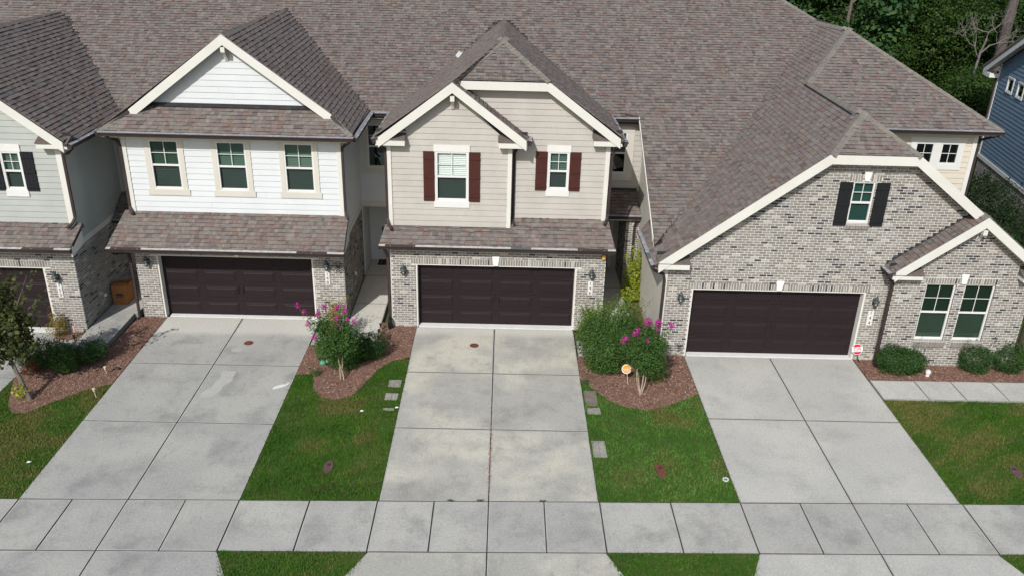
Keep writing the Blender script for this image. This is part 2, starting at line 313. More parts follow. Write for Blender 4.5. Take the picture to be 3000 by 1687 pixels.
class House:
    def __init__(s, root): s.root = root; s.bricks = []; s.tabs = []; s.caps = 0
    def brickwall(s, fr, poly, holes, soldiers=(), name='brick_wall', rows=(), yellow=None):
        root = s.root; wall = sheet(fr, poly, holes, 0.0).build(name, MORT, root)
        lo, hi = min(p[1] for p in poly), max(p[1] for p in poly); H, L, J = .0775, .2125, .0165; k = 0; z = lo
        allh = list(holes)+list(soldiers)
        drift = R.random()
        while z+.03 < hi:
            b0, b1 = z, min(z+H-J, hi); off = (k % 2)*L/2
            for (l, r) in ints(poly, min(z+H*.75, hi-1e-4)):
                n0 = int(math.floor((l-off)/L))-1; a = n0*L+off
                while a < r:
                    x0, x1 = max(a, l), min(a+L-J, r); segs = [(x0, x1)]
                    for h in allh:
                        if h[2] < b1-.012 and h[3] > b0+.012:
                            ns = []
                            for (p, q) in segs:
                                if h[1] <= p or h[0] >= q: ns.append((p, q)); continue
                                if h[0]-p > .015: ns.append((p, h[0]))
                                if q-h[1] > .015: ns.append((h[1], q))
                            segs = ns
                    for p, q in segs:
                        if q-p > .02: s._b(wall, fr, (p+q)/2, (b0+b1)/2, q-p, b1-b0, yellow)
                    a += L
            z += H; k += 1
        for (x0, x1, z0, z1) in soldiers:       # upright bricks over an opening
            n = max(1, round((x1-x0)/.0775)); w = (x1-x0)/n
            for i in range(n): s._b(wall, fr, x0+(i+.5)*w, (z0+z1)/2, w-.0165, z1-z0-.008, None, sold=True)
        return wall
    def _b(s, wall, fr, a, b, w, h, yellow=None, sold=False):
        g = math.sin(a*1.7+b*2.3)+math.sin(a*.6-b*3.1+1.3)
        wt = list(BRW); 
        if g > .9: wt[4] *= 2.6; wt[6] *= 1.8
        if g < -.9: wt[3] *= 2.2
        if sold: wt[3] *= .5; wt[5] *= 2; wt[4] *= .8
        if yellow and b < yellow: wt = [2, 10, 1, 0, 16, 2, 2]
        ci = R.choices(range(7), wt)[0]
        c = fr(a, b, R.uniform(-.002, .002)); full = abs(w-.196) < .002 and abs(h-.061) < .002
        s.bricks.append((pix(c, fr.n, w*h) if (full or sold) else 0, wall, fr, c, w, h, ci))
    def plane(s, roof, pts, skip=None, deck=True, thick=.10, expo=.143, flat=False, jl=False, jr=False):
        P = [np.array(p, float) for p in pts]; n = np.zeros(3)
        for i in range(len(P)): n += np.cross(P[i]-P[0], P[(i+1) % len(P)]-P[0])
        n /= np.linalg.norm(n)
        if n[2] < 0: n = -n
        u = np.cross((0, 0, 1.0), n); u /= np.linalg.norm(u)
        if abs(u[0]) > .7 and u[0] < 0: u = -u
        v = np.cross(n, u)
        if v[2] < 0: v = -v
        o = P[0]; poly = [((p-o)@u, (p-o)@v) for p in P]
        d = roof['_mb']; 
        if deck: 
            k = len(d.v); m = len(P); d.v += [tuple(p-n*.012) for p in P]+[tuple(p-n*thick) for p in P]
            d.f += [tuple(range(k, k+m)), tuple(range(k+m, k+2*m))[::-1]]+[(k+i, k+(i+1) % m, k+m+(i+1) % m, k+m+i) for i in range(m)]; d.m += [0]*(m+2)
        if flat: return n
        lo, hi = min(p[1] for p in poly), max(p[1] for p in poly); vv = lo
        gv = o@v; gu = o@u; vv = math.floor((lo+gv)/expo)*expo-gv
        while vv < hi-.02:
            kk = round((vv+gv)/expo); jit = .11*math.sin(kk*2.4)+.05*math.sin(kk*5.9); vv = max(vv, lo)
            v1 = min((kk+1.12)*expo-gv, hi); A, B = ints(poly, vv+1e-4), ints(poly, v1-1e-4)
            if not B: B = [((l+r)/2-.01, (l+r)/2+.01) for l, r in A]
            for (l0, r0), (l1, r1) in zip(A, B):
                if jl: l0 += jit; l1 += jit
                if jr: r0 += jit; r1 += jit
                a = min(l0, l1)-R.random()*.3; end = max(r0, r1); last = -1
                while a < end:
                    w = R.choice((.09, .11, .14, .17, .21)); b = a+w
                    q = [max(a, l0), min(b, r0), max(a, l1), min(b, r1)]
                    if q[1]-q[0] > .004 or q[3]-q[2] > .004:
                        q[1] = max(q[1], q[0]); q[3] = max(q[3], q[2])
                        full = abs(q[1]-q[0]-w) < 1e-6 and abs(q[3]-q[2]-w) < 1e-6 and v1-vv > expo
                        c = o+u*(a+b)/2+v*(vv+v1)/2
                        if not (skip and skip(c)):
                            ci = R.choices(range(9), SHW)[0]
                            if ci == last and R.random() < .5: ci = R.choices(range(9), SHW)[0]
                            last = ci; t = R.choice((.014, .018, .024, .030))
                            s.tabs.append((pix(c, n, w*expo) if full else 0, roof, (o, u, v, n), q, (vv, v1), t, ci, w))
                    a = b
            vv = (kk+1)*expo-gv
        return n
    def ridge(s, roof, p0, p1, n1, n2, w=.14):
        p0, p1 = np.array(p0, float), np.array(p1, float); d = p1-p0; L = np.linalg.norm(d); d /= L
        s1 = np.cross(n1, d); s2 = np.cross(n2, d)
        if s1[2] > 0: s1 = -s1
        if s2[2] > 0: s2 = -s2
        if np.dot(s1, s2) > .9: s2 = -s2
        nm = n1+n2; nm /= np.linalg.norm(nm); e = .142; k = int(L/e)+1
        def mk(ci, hi=.030):
            m = MB(); pts = []
            for t, h in ((0, hi), (e*1.25, .018)):
                pts += [d*t+s1*w+n1*h*.8, d*t+s1*w*.25+nm*(h+.006), d*t+nm*(h+.012), d*t+s2*w*.25+nm*(h+.006), d*t+s2*w+n2*h*.8]
            low = [s1*w+n1*.012, s2*w+n2*.012]
            m.add(pts, [(0, 1, 6, 5), (1, 2, 7, 6), (2, 3, 8, 7), (3, 4, 9, 8), (0, 4, 3, 2, 1)])
            me = bpy.data.meshes.new('ridge_cap'); me.from_pydata([tuple(x) for x in m.v], [], m.f); me.materials.append(CAPM[ci]); return me
        ms = [mk(0), mk(1)]
        for i in range(k):
            ob = bpy.data.objects.new('ridge_cap', R.choice(ms)); link(ob, roof['_ob']); ob.location = tuple(p0+d*(i*e)+nm*R.uniform(-.002, .003)-origin(s.root))
    def newroof(s, name='roof'):
        ob = bpy.data.objects.new(name, bpy.data.meshes.new(name)); link(ob, s.root); ORG[ob] = origin(s.root); return {'_mb': MB(), '_ob': ob}
    def closeroof(s, rf):
        o = origin(s.root); m = rf['_mb']; rf['_ob'].data.from_pydata([(v[0]-o[0], v[1]-o[1], v[2]-o[2]) for v in m.v], [], m.f); rf['_ob'].data.materials.append(DECK)
    def finish(s, nb=300, ns=300):
        o = origin(s.root)
        # bricks: the ones that show largest become objects, the rest one mesh for each wall
        order = sorted(range(len(s.bricks)), key=lambda i: -s.bricks[i][0]); keep = set(i for i in order[:nb] if s.bricks[i][0] > 0); rest = {}
        for i, (_, wall, fr, c, w, h, ci) in enumerate(s.bricks):
            if i in keep:
                ob = bpy.data.objects.new('brick', brickmesh(w, h, ci, fr)); link(ob, wall)
                M = Matrix(((fr.u[0], -fr.n[0], fr.up[0]), (fr.u[1], -fr.n[1], fr.up[1]), (fr.u[2], -fr.n[2], fr.up[2])))
                ob.matrix_local = Matrix.Translation(Vector(c-o)) @ M.to_4x4()
            else: rest.setdefault(wall.name, (wall, []))[1].append((fr, c, w, h, ci))
        for wall, L in rest.values():
            m = MB()
            for fr, c, w, h, ci in L:
                g = .004; F = Fr(c, fr.u, fr.n, fr.up)
                m.add([F(-w/2, -h/2, -.0), F(w/2, -h/2, -.0), F(w/2, h/2, -.0), F(-w/2, h/2, -.0), F(-w/2+g, -h/2+g, .009), F(w/2-g, -h/2+g, .009), F(w/2-g, h/2-g, .009), F(-w/2+g, h/2-g, .009)],
                      [(4, 5, 6, 7), (0, 1, 5, 4), (1, 2, 6, 5), (2, 3, 7, 6), (3, 0, 4, 7)], ci)
            m.build('brickwork', BR, wall, kind='stuff')
        order = sorted(range(len(s.tabs)), key=lambda i: -s.tabs[i][0]); keep = set(i for i in order[:ns] if s.tabs[i][0] > 0); rest = {}; SM = {}
        for i, (_, roof, (o3, u, v, n), q, (v0, v1), t, ci, w) in enumerate(s.tabs):
            if i in keep:
                e = round(v1-v0, 4); key = (w, t, ci, e)
                if key not in SM:
                    me = bpy.data.meshes.new('shingle'); g = .0015
                    me.from_pydata([(g, 0, -.006), (w-g, 0, -.006), (g, 0, t), (w-g, 0, t), (g, e, .003), (w-g, e, .003), (g, e, -.006), (w-g, e, -.006)], [], [(2, 3, 5, 4), (0, 1, 3, 2), (0, 2, 4, 6), (1, 7, 5, 3)]); me.materials.append(SH[ci]); me.materials.append(SHEDGE); me.polygons[1].material_index = 1; SM[key] = me
                ob = bpy.data.objects.new('shingle', SM[key]); link(ob, roof['_ob']); p = o3+u*q[0]+v*v0-o
                nn = n; uu = u
                ob.matrix_local = Matrix.Translation(Vector(p)) @ Matrix(((u[0], v[0], n[0]), (u[1], v[1], n[1]), (u[2], v[2], n[2]))).to_4x4()
            else: rest.setdefault(roof['_ob'].name, (roof['_ob'], []))[1].append((o3, u, v, n, q, v0, v1, t, ci))
        for rob, L in rest.values():
            V = np.zeros((len(L)*16, 3), np.float32); MI = np.repeat(np.array([x[8] for x in L], np.int32), 4); MI[1::4] = 9
            for i, (o3, u, v, n, q, v0, v1, t, ci) in enumerate(L):
                g = .0015; a0, b0, a1, b1 = q[0]+g, q[1]-g, q[2]+g, q[3]-g
                F0, F1 = o3+u*a0+v*v0, o3+u*b0+v*v0; B0, B1 = o3+u*a1+v*v1, o3+u*b1+v*v1
                ft, bt, z = n*t, n*.003, -n*.006; k = i*16
                V[k:k+16] = (F0+ft, F1+ft, B1+bt, B0+bt, F0+z, F1+z, F1+ft, F0+ft, F0+z, F0+ft, B0+bt, B0+z, F1+z, B1+z, B1+bt, F1+ft)
            fastmesh('shingle_courses', V, 4, SH+[SHEDGE], MI, rob, kind='stuff')
        for ob in [x['_ob'] for x in {id(t[1]): t[1] for t in s.tabs}.values()]: pass

# ------------------------------------------------------------------ house fittings
def gutter(parent, p0, p1, out, lining=GLINE2, hang=.62, guards=()):
    """open trough along p0-p1 (its back top edge), out = horizontal outward direction"""
    p0, p1, out = np.array(p0, float), np.array(p1, float), np.array(out, float); d = p1-p0; L = np.linalg.norm(d); d /= L; F = Fr(p0, d, out)
    prof = [(0, .0), (0, -.12), (.085, -.12), (.10, -.055), (.125, -.03), (.125, 0), (.113, 0), (.113, -.022), (.09, -.05), (.078, -.108), (.008, -.108), (.008, 0)]
    m = MB(); k = len(prof); m.add([F(0, b, c) for c, b in prof]+[F(L, b, c) for c, b in prof], [(i, (i+1) % k, k+(i+1) % k, k+i) for i in range(k)]+[(0, 1, 2, 3, 4, 5), (k+5, k+4, k+3, k+2, k+1, k)])
    g = m.build('gutter', BROWN, parent)
    MB().add([F(.01, .028, -.012), F(L-.01, .028, -.012), F(L-.01, -.004, .112), F(.01, -.004, .112)], [(0, 1, 2, 3)]).build('gutter_liner', lining, g)
    n = max(2, int(L/hang)); hm = None
    for i in range(n):
        a = (i+.5)*L/n
        if hm is None:
            ob = MB().box(F, a-.012, a+.012, -.004, .012, .02, .118).build('hanger', mat('hanger_metal', (.45, .45, .45), .4, spec=.5), g); hm = (ob, a)
        else:
            ob = bpy.data.objects.new('hanger', hm[0].data); link(ob, g); ob.location = tuple(d*(a-hm[1]))
    for a0, a1, mm in guards:
        MB().add([F(a0, .03, -.06), F(a1, .03, -.06), F(a1, .008, .122), F(a0, .008, .122), F(a0, .02, -.06), F(a1, .02, -.06), F(a1, -.004, .122), F(a0, -.004, .122)], [(0, 1, 2, 3), (3, 2, 6, 7), (0, 3, 7, 4), (1, 5, 6, 2), (4, 7, 6, 5)]).build('gutter_guard', mm, g)
    return g
def downspout(parent, pts, w=.075, d=.055, side=(1, 0, 0)):
    """rectangular pipe swept along pts"""
    pts = [np.array(p, float) for p in pts]; sd = np.array(side, float); m = MB(); k = 0; V = []
    for i, p in enumerate(pts):
        t = pts[min(i+1, len(pts)-1)]-pts[max(i-1, 0)]; t /= np.linalg.norm(t); a = sd-t*(sd@t)
        if np.linalg.norm(a) < .2: a = np.array((0, 1.0, 0))-t*t[1]
        a /= np.linalg.norm(a); b = np.cross(t, a)
        V += [p+a*w/2*x+b*d/2*y for x, y in ((-1, -1), (1, -1), (1, 1), (-1, 1))]
    n = len(pts); F = [(4*i+j, 4*i+(j+1) % 4, 4*i+4+(j+1) % 4, 4*i+4+j) for i in range(n-1) for j in range(4)]+[(3, 2, 1, 0), (4*n-4, 4*n-3, 4*n-2, 4*n-1)]
    ds = m.add(V, F).build('downspout', BROWN, parent)
    return ds
def rake(parent, fr, pts, w, c0, c1, m, name='bargeboard', trim=True):
    """boards along a polyline (a,b); each board is its own part, mitred by vertical cuts"""
    for i in range(len(pts)-1):
        (a0, b0), (a1, b1) = pts[i], pts[i+1]; L = math.hypot(a1-a0, b1-b0); dz = w/ (abs(a1-a0)/L)
        w0 = w1 = dz
        if i > 0 or i < len(pts)-2: pass
        MB().prism(fr, [(a0, b0-w0), (a1, b1-w1), (a1, b1), (a0, b0)], c0, c1).build(name, m, parent)
def mitre(pts, w):
    """inner offset points of a polyline of boards (measured downwards)"""
    out = []
    for i, p in enumerate(pts):
        def off(q, r):
            t = np.array(r)-np.array(q); t = t/np.linalg.norm(t); n = np.array((t[1], -t[0])); 
            if n[1] > 0: n = -n
            return n, t
        if i == 0: n, t = off(pts[0], pts[1]); out.append((p[0], p[1]+w*(n[1]+0)-0*t[0]) if abs(t[0]) < .2 else (p[0], p[1]-w/abs(t[0])))
        elif i == len(pts)-1: n, t = off(pts[-2], pts[-1]); out.append((p[0], p[1]-w/abs(t[0])))
        else:
            n1, t1 = off(pts[i-1], p); n2, t2 = off(p, pts[i+1]); b = n1+n2; b = b/(b@n1)
            out.append((p[0]+b[0]*w, p[1]+b[1]*w))
    return out
def barge(parent, fr, pts, w, c0, c1, m):
    q = mitre(pts, w)
    for i in range(len(pts)-1): MB().prism(fr, [q[i], q[i+1], pts[i+1], pts[i]], c0, c1).build('bargeboard', m, parent)
def sofrake(parent, fr, pts, w, c0, c1, m, drop=.03, name='soffit'):
    """sloping soffit boards behind bargeboards"""
    P = [(a, b-w*.55) for a, b in pts]
    mm = MB()
    for (a0, b0), (a1, b1) in zip(P, P[1:]): mm.add([fr(a0, b0, c0), fr(a1, b1, c0), fr(a1, b1, c1), fr(a0, b0, c1)], [(0, 1, 2, 3)])
    mm.build(name, m, parent)
def cornice_return(parent, H, fr, a0, a1, b0, b1, c0, c1, m, flip=False):
    r = MB().box(fr, a0, a1, b0, b1, c0, c1).build('cornice_return', m, parent)
    h = .16
    MB().add([fr(a0-.02, b1+.012, c1+.03), fr(a1+.02, b1+.012, c1+.03), fr(a1+.02, b1+h, c0), fr(a0-.02, b1+h, c0), fr(a0-.02, b1+.002, c1+.03), fr(a1+.02, b1+.002, c1+.03), fr(a1+.02, b1+.002, c0), fr(a0-.02, b1+.002, c0)], [(0, 1, 2, 3), (4, 5, 1, 0), (0, 3, 7, 4), (1, 5, 6, 2)]).build('return_roofing', SH[6], r)
    MB().box(fr, a0-.015, a1+.015, b1+h-.03, b1+h+.09, c0, c0+.02).build('step_flashing', FLASH, r)
def window(parent, fr, a0, a1, b0, b1, grid=(2, 2), trim=None, tm=None, upper=None, lower=None, blinds='both', rec=0.0, sash=True, fm=None):
    """double-hung window; trim = (side, head height, sill height, ear)"""
    fm = fm or WHITE; fr = fr.shift(-rec); f = .045; w = MB()
    for (x0, x1, z0, z1) in ((a0, a0+f, b0, b1), (a1-f, a1, b0, b1), (a0+f, a1-f, b0, b0+f), (a0+f, a1-f, b1-f, b1)): w.box(fr, x0, x1, z0, z1, -.10, .034)
    win = w.build('window', fm, parent); mid = (b0+b1)/2 if sash else b0+f
    if sash: bx('meeting_rail', fm, win, fr, a0+f, a1-f, mid-.03, mid+.03, -.05, .022)
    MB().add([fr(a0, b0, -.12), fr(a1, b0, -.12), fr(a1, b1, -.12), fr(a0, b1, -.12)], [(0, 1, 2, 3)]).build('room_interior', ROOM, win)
    MB().add([fr(a0+f, mid+(.03 if sash else 0), 0.004), fr(a1-f, mid+(.03 if sash else 0), .004), fr(a1-f, b1-f, .004), fr(a0+f, b1-f, .004)], [(0, 1, 2, 3)]).build('pane', upper or GL_U, win)
    if sash: MB().add([fr(a0+f, b0+f, -.014), fr(a1-f, b0+f, -.014), fr(a1-f, mid-.03, -.014), fr(a0+f, mid-.03, -.014)], [(0, 1, 2, 3)]).build('pane', lower or GL_L, win)
    if sash: bx('sash_rail', fm, win, fr, a0+f, a1-f, b0+f, b0+f+.03, -.03, .004)
    gb = mid+.03 if sash else b0+f; gt = b1-f
    for i in range(1, grid[0]): x = a0+f+(a1-a0-2*f)*i/grid[0]; bx('muntin', fm, win, fr, x-.009, x+.009, gb, gt, -.004, .010)
    for i in range(1, grid[1]): z = gb+(gt-gb)*i/grid[1]; bx('muntin', fm, win, fr, a0+f, a1-f, z-.009, z+.009, -.003, .009)
    if blinds:
        m = MB(); z = b0+f+.02 if blinds == 'both' else mid+.02; top = b1-f-.03
        while z < top:
            m.add([fr(a0+f+.01, z, -.054), fr(a1-f-.01, z, -.054), fr(a1-f-.01, z+.044, -.086), fr(a0+f+.01, z+.044, -.086)], [(0, 1, 2, 3)]); z += .056
        m.box(fr, a0+f, a1-f, top, b1-f, -.09, -.045); m.build('blind', BLIND, win)
    if trim:
        s, h, l, ear = trim; f2 = fr.shift(rec)
        for x0, x1 in ((a0-s, a0), (a1, a1+s)): bx('casing', tm, win, f2, x0, x1, b0, b1, -.01, .040)
        bx('head_casing', tm, win, f2, a0-s-ear, a1+s+ear, b1, b1+h, -.01, .048)
        if l: bx('sill_casing', tm, win, f2, a0-s-ear, a1+s+ear, b0-l, b0, -.01, .048)
    return win
def shutter(parent, fr, a0, a1, b0, b1, m, lab=None):
    s = MB()
    n = 3; w = (a1-a0)/n
    for i in range(n): s.box(fr, a0+i*w+.003, a0+(i+1)*w-.003, b0, b1, .012, .054)
    s.box(fr, a0, a1, b0, b1, .012, .046)
    o = s.build('shutter', m, parent, label=lab)
    for t in (.12, .5, .88):
        z = b0+(b1-b0)*t; MB().frust(fr, a0, a1, z-.045, z+.045, .054, .078, .006).build('batten', m, o)
def garage(parent, fr, a0, a1, h, rec=.22):
    F = fr.shift(-rec); d = MB(); sh = h/4
    for i in range(4): d.box(F, a0, a1, i*sh+.003, (i+1)*sh-.003, -.05, 0)
    door = d.build('garage_door', DOOR, parent); cw = (a1-a0)/4; pm = None
    for i in range(4):
        for j in range(4):
            x0, x1, z0, z1 = a0+j*cw+.11, a0+(j+1)*cw-.11, i*sh+.09, (i+1)*sh-.09
            if pm is None:
                m = MB(); m.frust(F, x0, x1, z0, z1, 0, .014, .014); m.frust(F, x0+.045, x1-.045, z0+.045, z1-.045, .014, .022, .012); pm = (m.build('door_panel', DOOR, door), x0, z0)
            else:
                ob = bpy.data.objects.new('door_panel', pm[0].data); link(ob, door); ob.location = (x0-pm[1], 0, z0-pm[2])
    for x0, x1, s in ((a0+.02, a0+.45, 1), (a1-.45, a1-.02, -1)):
        for z in (sh*.98, sh*3.02):
            e = x1 if s > 0 else x0; b = x0 if s > 0 else x1
            MB().prism(F, [(b, z-.022), (e-s*.06, z-.014), (e, z), (e-s*.06, z+.014), (b, z+.022)], .0, .016).build('strap_hinge', BLACK, door)
    mid = (a0+a1)/2
    for x in (mid-.075, mid+.075):
        m = MB(); m.box(F, x-.018, x+.018, sh*1.42, sh*1.95, 0, .012); m.tube([F(x, sh*1.47, .012), F(x, sh*1.52, .05), F(x, sh*1.85, .05), F(x, sh*1.9, .012)], .010, 6); m.build('pull_handle', BLACK, door)
    for x0, x1 in ((a0-.03, a0+.05), (a1-.05, a1+.03)): bx('door_jamb', CREAM, parent, fr, x0, x1, 0, h, -rec+.005, -.015)
    bx('door_head', CREAM, parent, fr, a0-.03, a1+.03, h-.04, h, -rec+.006, -.012)
    for x in (a0-.032, a1+.032): MB().add([fr(x, 0, 0), fr(x, h, 0), fr(x, h, -rec-.1), fr(x, 0, -rec-.1)], [(0, 1, 2, 3)]).build('door_reveal', BR[0], parent)
    return door
def lantern(parent, fr, a, b, lab=None):
    """b = top of the lantern"""
    m = MB(); c = .135; b += .05
    m.frust(fr, a-.06, a+.06, b-.36, b-.16, 0, .025, .015)
    m.tube([fr(a, b-.22, .02), fr(a, b-.30, .08), fr(a, b-.27, c-.02), fr(a, b-.20, c)], .011, 6)
    p = fr(a, b-.36, c); m.lathe(p, [(.008, -.03), (.022, -.01), (.045, .015), (.05, .02)], 6)
    for j in range(6):
        t = 2*math.pi*j/6; q = lambda r, z: (p[0]+r*math.cos(t), p[1]+r*math.sin(t), p[2]+z)
        m.tube([q(.048, .02), q(.075, .16)], .006, 4)
    m.lathe(p, [(.098, .155), (.102, .165), (.07, .20), (.045, .225), (.05, .24), (.055, .26), (.04, .295), (.016, .31), (.012, .34), (.002, .36)], 12)
    o = m.build('wall_lantern', PATINA, parent, label=lab)
    MB().lathe(p, [(.040, .02), (.066, .155)], 6).build('lamp_glass', glass('lantern_glass', (.75, .8, .78), .06) if 'lantern_glass' not in MATS else MATS['lantern_glass'], o)
    MB().lathe(p, [(.012, .02), (.030, .05), (.034, .085), (.02, .125)], 10).build('bulb', LAMPG, o)
def text(name, body, size, fr, a, b, c, m, parent, ext=.002, line=1.0):
    cu = bpy.data.curves.new(name, 'FONT'); cu.body = body; cu.size = size; cu.extrude = ext; cu.align_x = 'CENTER'; cu.align_y = 'CENTER'; cu.space_line = line; cu.materials.append(m)
    tmp = bpy.data.objects.new(name, cu); COL.objects.link(tmp); me = bpy.data.meshes.new_from_object(tmp); bpy.data.objects.remove(tmp); bpy.data.curves.remove(cu)
    o = bpy.data.objects.new(name, me); link(o, parent); p = fr(a, b, c)-origin(parent)
    o.matrix_local = Matrix.Translation(Vector(p)) @ Matrix(((fr.u[0], fr.up[0], fr.n[0]), (fr.u[1], fr.up[1], fr.n[1]), (fr.u[2], fr.up[2], fr.n[2]))).to_4x4(); return o
def plaque(parent, fr, a0, a1, b0, b1, digits):
    p = bx('number_plaque', WHITE, parent, fr, a0, a1, b0, b1, .012, .028)
    for i, d in enumerate(digits): text('digit', d, .15, fr, (a0+a1)/2, b1-(i+.5)*(b1-b0)/3, .029, BLACK, p)
def keystone(parent, fr, a, b0, b1, w0, w1): MB().prism(fr, [(a-w0/2, b0), (a+w0/2, b0), (a+w1/2, b1), (a-w1/2, b1)], 0, .035).build('keystone', KEY, parent)
def bracket(parent, fr, a, b, c, m):
    k = MB(); k.box(fr, a-.06, a+.06, b-.14, b, .0, c); k.box(fr, a-.05, a+.05, b-.42, b-.14, .0, .05)
    P = [fr(a-.045, b-.42, .05), fr(a+.045, b-.42, .05), fr(a+.045, b-.34, .05), fr(a-.045, b-.34, .05), fr(a-.045, b-.14, c-.10), fr(a+.045, b-.14, c-.10), fr(a+.045, b-.14, c-.02), fr(a-.045, b-.14, c-.02)]
    k.add(P, [(0, 1, 5, 4), (2, 3, 7, 6), (0, 4, 7, 3), (1, 2, 6, 5)]); k.build('gable_bracket', m, parent)
Mz = lambda x, y: 5.93+.55*(y-27.6-.045*(x+6))
def mainroof(H, rf, x0, x1, y0l, y0r, skip, jl=True, jr=True, ridge_y=39.0):
    pts = [(x0, y0l, Mz(x0, y0l)), (x1, y0r, Mz(x1, y0r)), (x1, ridge_y, Mz(x1, ridge_y)), (x0, ridge_y, Mz(x0, ridge_y))]
    n = H.plane(rf, pts, skip, jl=jl, jr=jr)
    rz0, rz1 = Mz(x0, ridge_y), Mz(x1, ridge_y)
    H.plane(rf, [(x0, ridge_y, rz0), (x1, ridge_y, rz1), (x1, ridge_y+9, rz1-5), (x0, ridge_y+9, rz0-5)], flat=True)
    return n

# ================================================================== TOWNHOUSES
GUARDB = mat('gutter_guard_brown', (.060, .042, .039), .55); GUARDG = mat('gutter_guard_grey', (.10, .115, .13), .5)
def lower_eave(parent, x0, x1, y, z, yw):
    """soffit and fascia under a low garage roof"""
    MB().box(WORLD, x0+.03, x1-.03, z-.13, z-.02, y, y+.02).build('fascia', BROWN, parent)
    MB().box(WORLD, x0+.04, x1-.04, z-.135, z-.115, y+.02, yw).build('soffit', SOFFIT, parent)

# ------------------------------------------------------------------ 148, white siding
h148 = thing('townhouse', 'townhouse with white siding, three beige-trimmed upper windows and a white gable', 'house', (-8.03, 24.3, 0), 'townhouses in the row')
H = House(h148); F = FRONT(24.33)
dr = (-10.58, -5.78, 0, 2.13); sol = (-10.76, -5.60, 2.13, 2.33)
H.brickwall(F, [(-11.22, 0), (-4.83, 0), (-4.83, 2.56), (-11.22, 2.56)], [dr], [sol])
H.brickwall(RIGHT(-4.83), [(24.33, 0), (27.95, 0), (27.95, 2.55), (24.33, 2.55)], [])
H.brickwall(RIGHT(-4.86), [(27.7, 0), (27.95, 0), (27.95, 2.55), (27.7, 2.55)], [], name='brick_pier')
MB().box(WORLD, -11.22, -11.20, 0, 5.7, 24.80, 27.9).build('party_wall', SID['white'], h148)
garage(h148, F, dr[0], dr[1], 2.13, .26); keystone(h148, F, -8.10, 2.13, 2.36, .10, .17)
lantern(h148, F, -10.85, 2.10); lantern(h148, F, -5.35, 2.10); plaque(h148, F, -5.43, -5.29, 1.26, 1.69, '148')
S = FRONT(24.75); wins = [(-10.46, -9.59, 4.10, 5.61), (-8.49, -7.62, 4.10, 5.61), (-6.50, -5.63, 4.10, 5.61)]
siding(h148, S, [(-11.22, 3.36), (-4.83, 3.36), (-4.83, 5.74), (-11.22, 5.74)], wins, 'white')
GLV = [glass('window_glass_dim', (.19, .27, .225), .05), GL_U, glass('window_glass_pale', (.33, .42, .375), .02)]  # dim first pane: reflected trees put into a darker tint
for w, gv in zip(wins, GLV): window(h148, S, *w, trim=(.14, .10, .18, .05), tm=BEIGE, upper=gv)
for x0, x1 in ((-11.26, -11.12), (-4.93, -4.80)): bx('corner_board', CREAM, h148, S, x0, x1, 3.36, 5.72, 0, .046)
bx('frieze_board', CREAM, h148, S, -11.12, -4.93, 5.70, 5.80, 0, .048)
bx('flashing', FLASH, h148, S, -11.25, -4.72, 3.30, 3.37, .02, .06)
bx('flashing', FLASH, h148, S, -11.6, -4.72, 3.285, 3.30, .02, .16)
siding(h148, RIGHT(-4.83), [(24.75, 2.74), (27.95, 2.74), (27.95, 5.74), (24.75, 5.74)], [], 'white')
bx('belt_board', CREAM, h148, RIGHT(-4.83), 24.36, 27.95, 2.55, 2.72, -.01, .03)
siding(h148, RIGHT(-4.83), [(24.36, 2.72), (24.75, 2.72), (24.75, 3.30)], [], 'white')
MB().prism(RIGHT(-4.70), [(23.66, 2.44), (24.75, 2.60), (24.75, 3.37), (23.66, 2.58)], -.03, .0).build('rake_board', CREAM, h148)
rl = H.newroof('garage_roof'); H.plane(rl, [(-11.70, 23.65, 2.62), (-4.68, 23.65, 2.62), (-4.68, 24.75, 3.40), (-11.46, 24.75, 3.40)]); H.closeroof(rl)
lower_eave(h148, -11.7, -4.68, 23.66, 2.61, 24.33)
gutter(h148, (-11.72, 23.66, 2.60), (-4.66, 23.66, 2.60), (0, -1, 0), GLINE, .62, [(.15, 1.05, GUARDB), (5.65, 6.55, GUARDB)])
downspout(h148, [(-11.55, 23.62, 2.47), (-11.55, 23.75, 2.36), (-11.36, 24.22, 2.22), (-11.34, 24.26, 2.05), (-11.34, 24.26, .06), (-11.36, 24.1, .02)])
downspout(h148, [(-11.45, 24.26, 5.82), (-11.35, 24.45, 5.70), (-11.30, 24.68, 5.55), (-11.28, 24.70, 5.4), (-11.28, 24.70, 3.55), (-11.24, 24.62, 3.44), (-11.16, 24.5, 3.36)])
downspout(h148, [(-4.45, 24.26, 5.80), (-4.62, 24.5, 5.66), (-4.75, 24.70, 5.52), (-4.76, 24.70, 5.3), (-4.76, 24.70, 3.55), (-4.72, 24.62, 3.46), (-4.66, 24.5, 3.36)])
G = FRONT(25.15)
siding(h148, G, [(-10.40, 6.60), (-5.60, 6.60), (-8.0, 8.40)], [], 'white', 'gable_wall')
bx('flashing', FLASH, h148, G, -10.55, -5.45, 6.56, 6.635, .02, .05); bx('flashing', FLASH, h148, G, -10.6, -5.4, 6.545, 6.56, .02, .14)
Bf = FRONT(24.85); bp = [(-10.93, 6.46), (-8.0, 8.655), (-5.03, 6.46)]
barge(h148, Bf, bp, .235, 0, .035, CREAM); sofrake(h148, Bf, bp, .20, 0, -.30, BEIGE)
bracket(h148, G, -8.0, 8.30, .34, CREAM)
rf = H.newroof()
und = lambda c: c[2] < Mz(c[0], c[1])-.13
A, E = (-8.0, 24.83, 8.67), (-7.90, 32.1, 8.475)
n1 = H.plane(rf, [A, (-10.92, 24.83, 6.48), (-11.65, 24.30, 5.94), (-11.65, 27.7, 5.94), E], und)
n2 = H.plane(rf, [A, (-5.04, 24.83, 6.48), (-4.35, 24.30, 5.94), (-4.35, 27.9, 5.94), E], und)
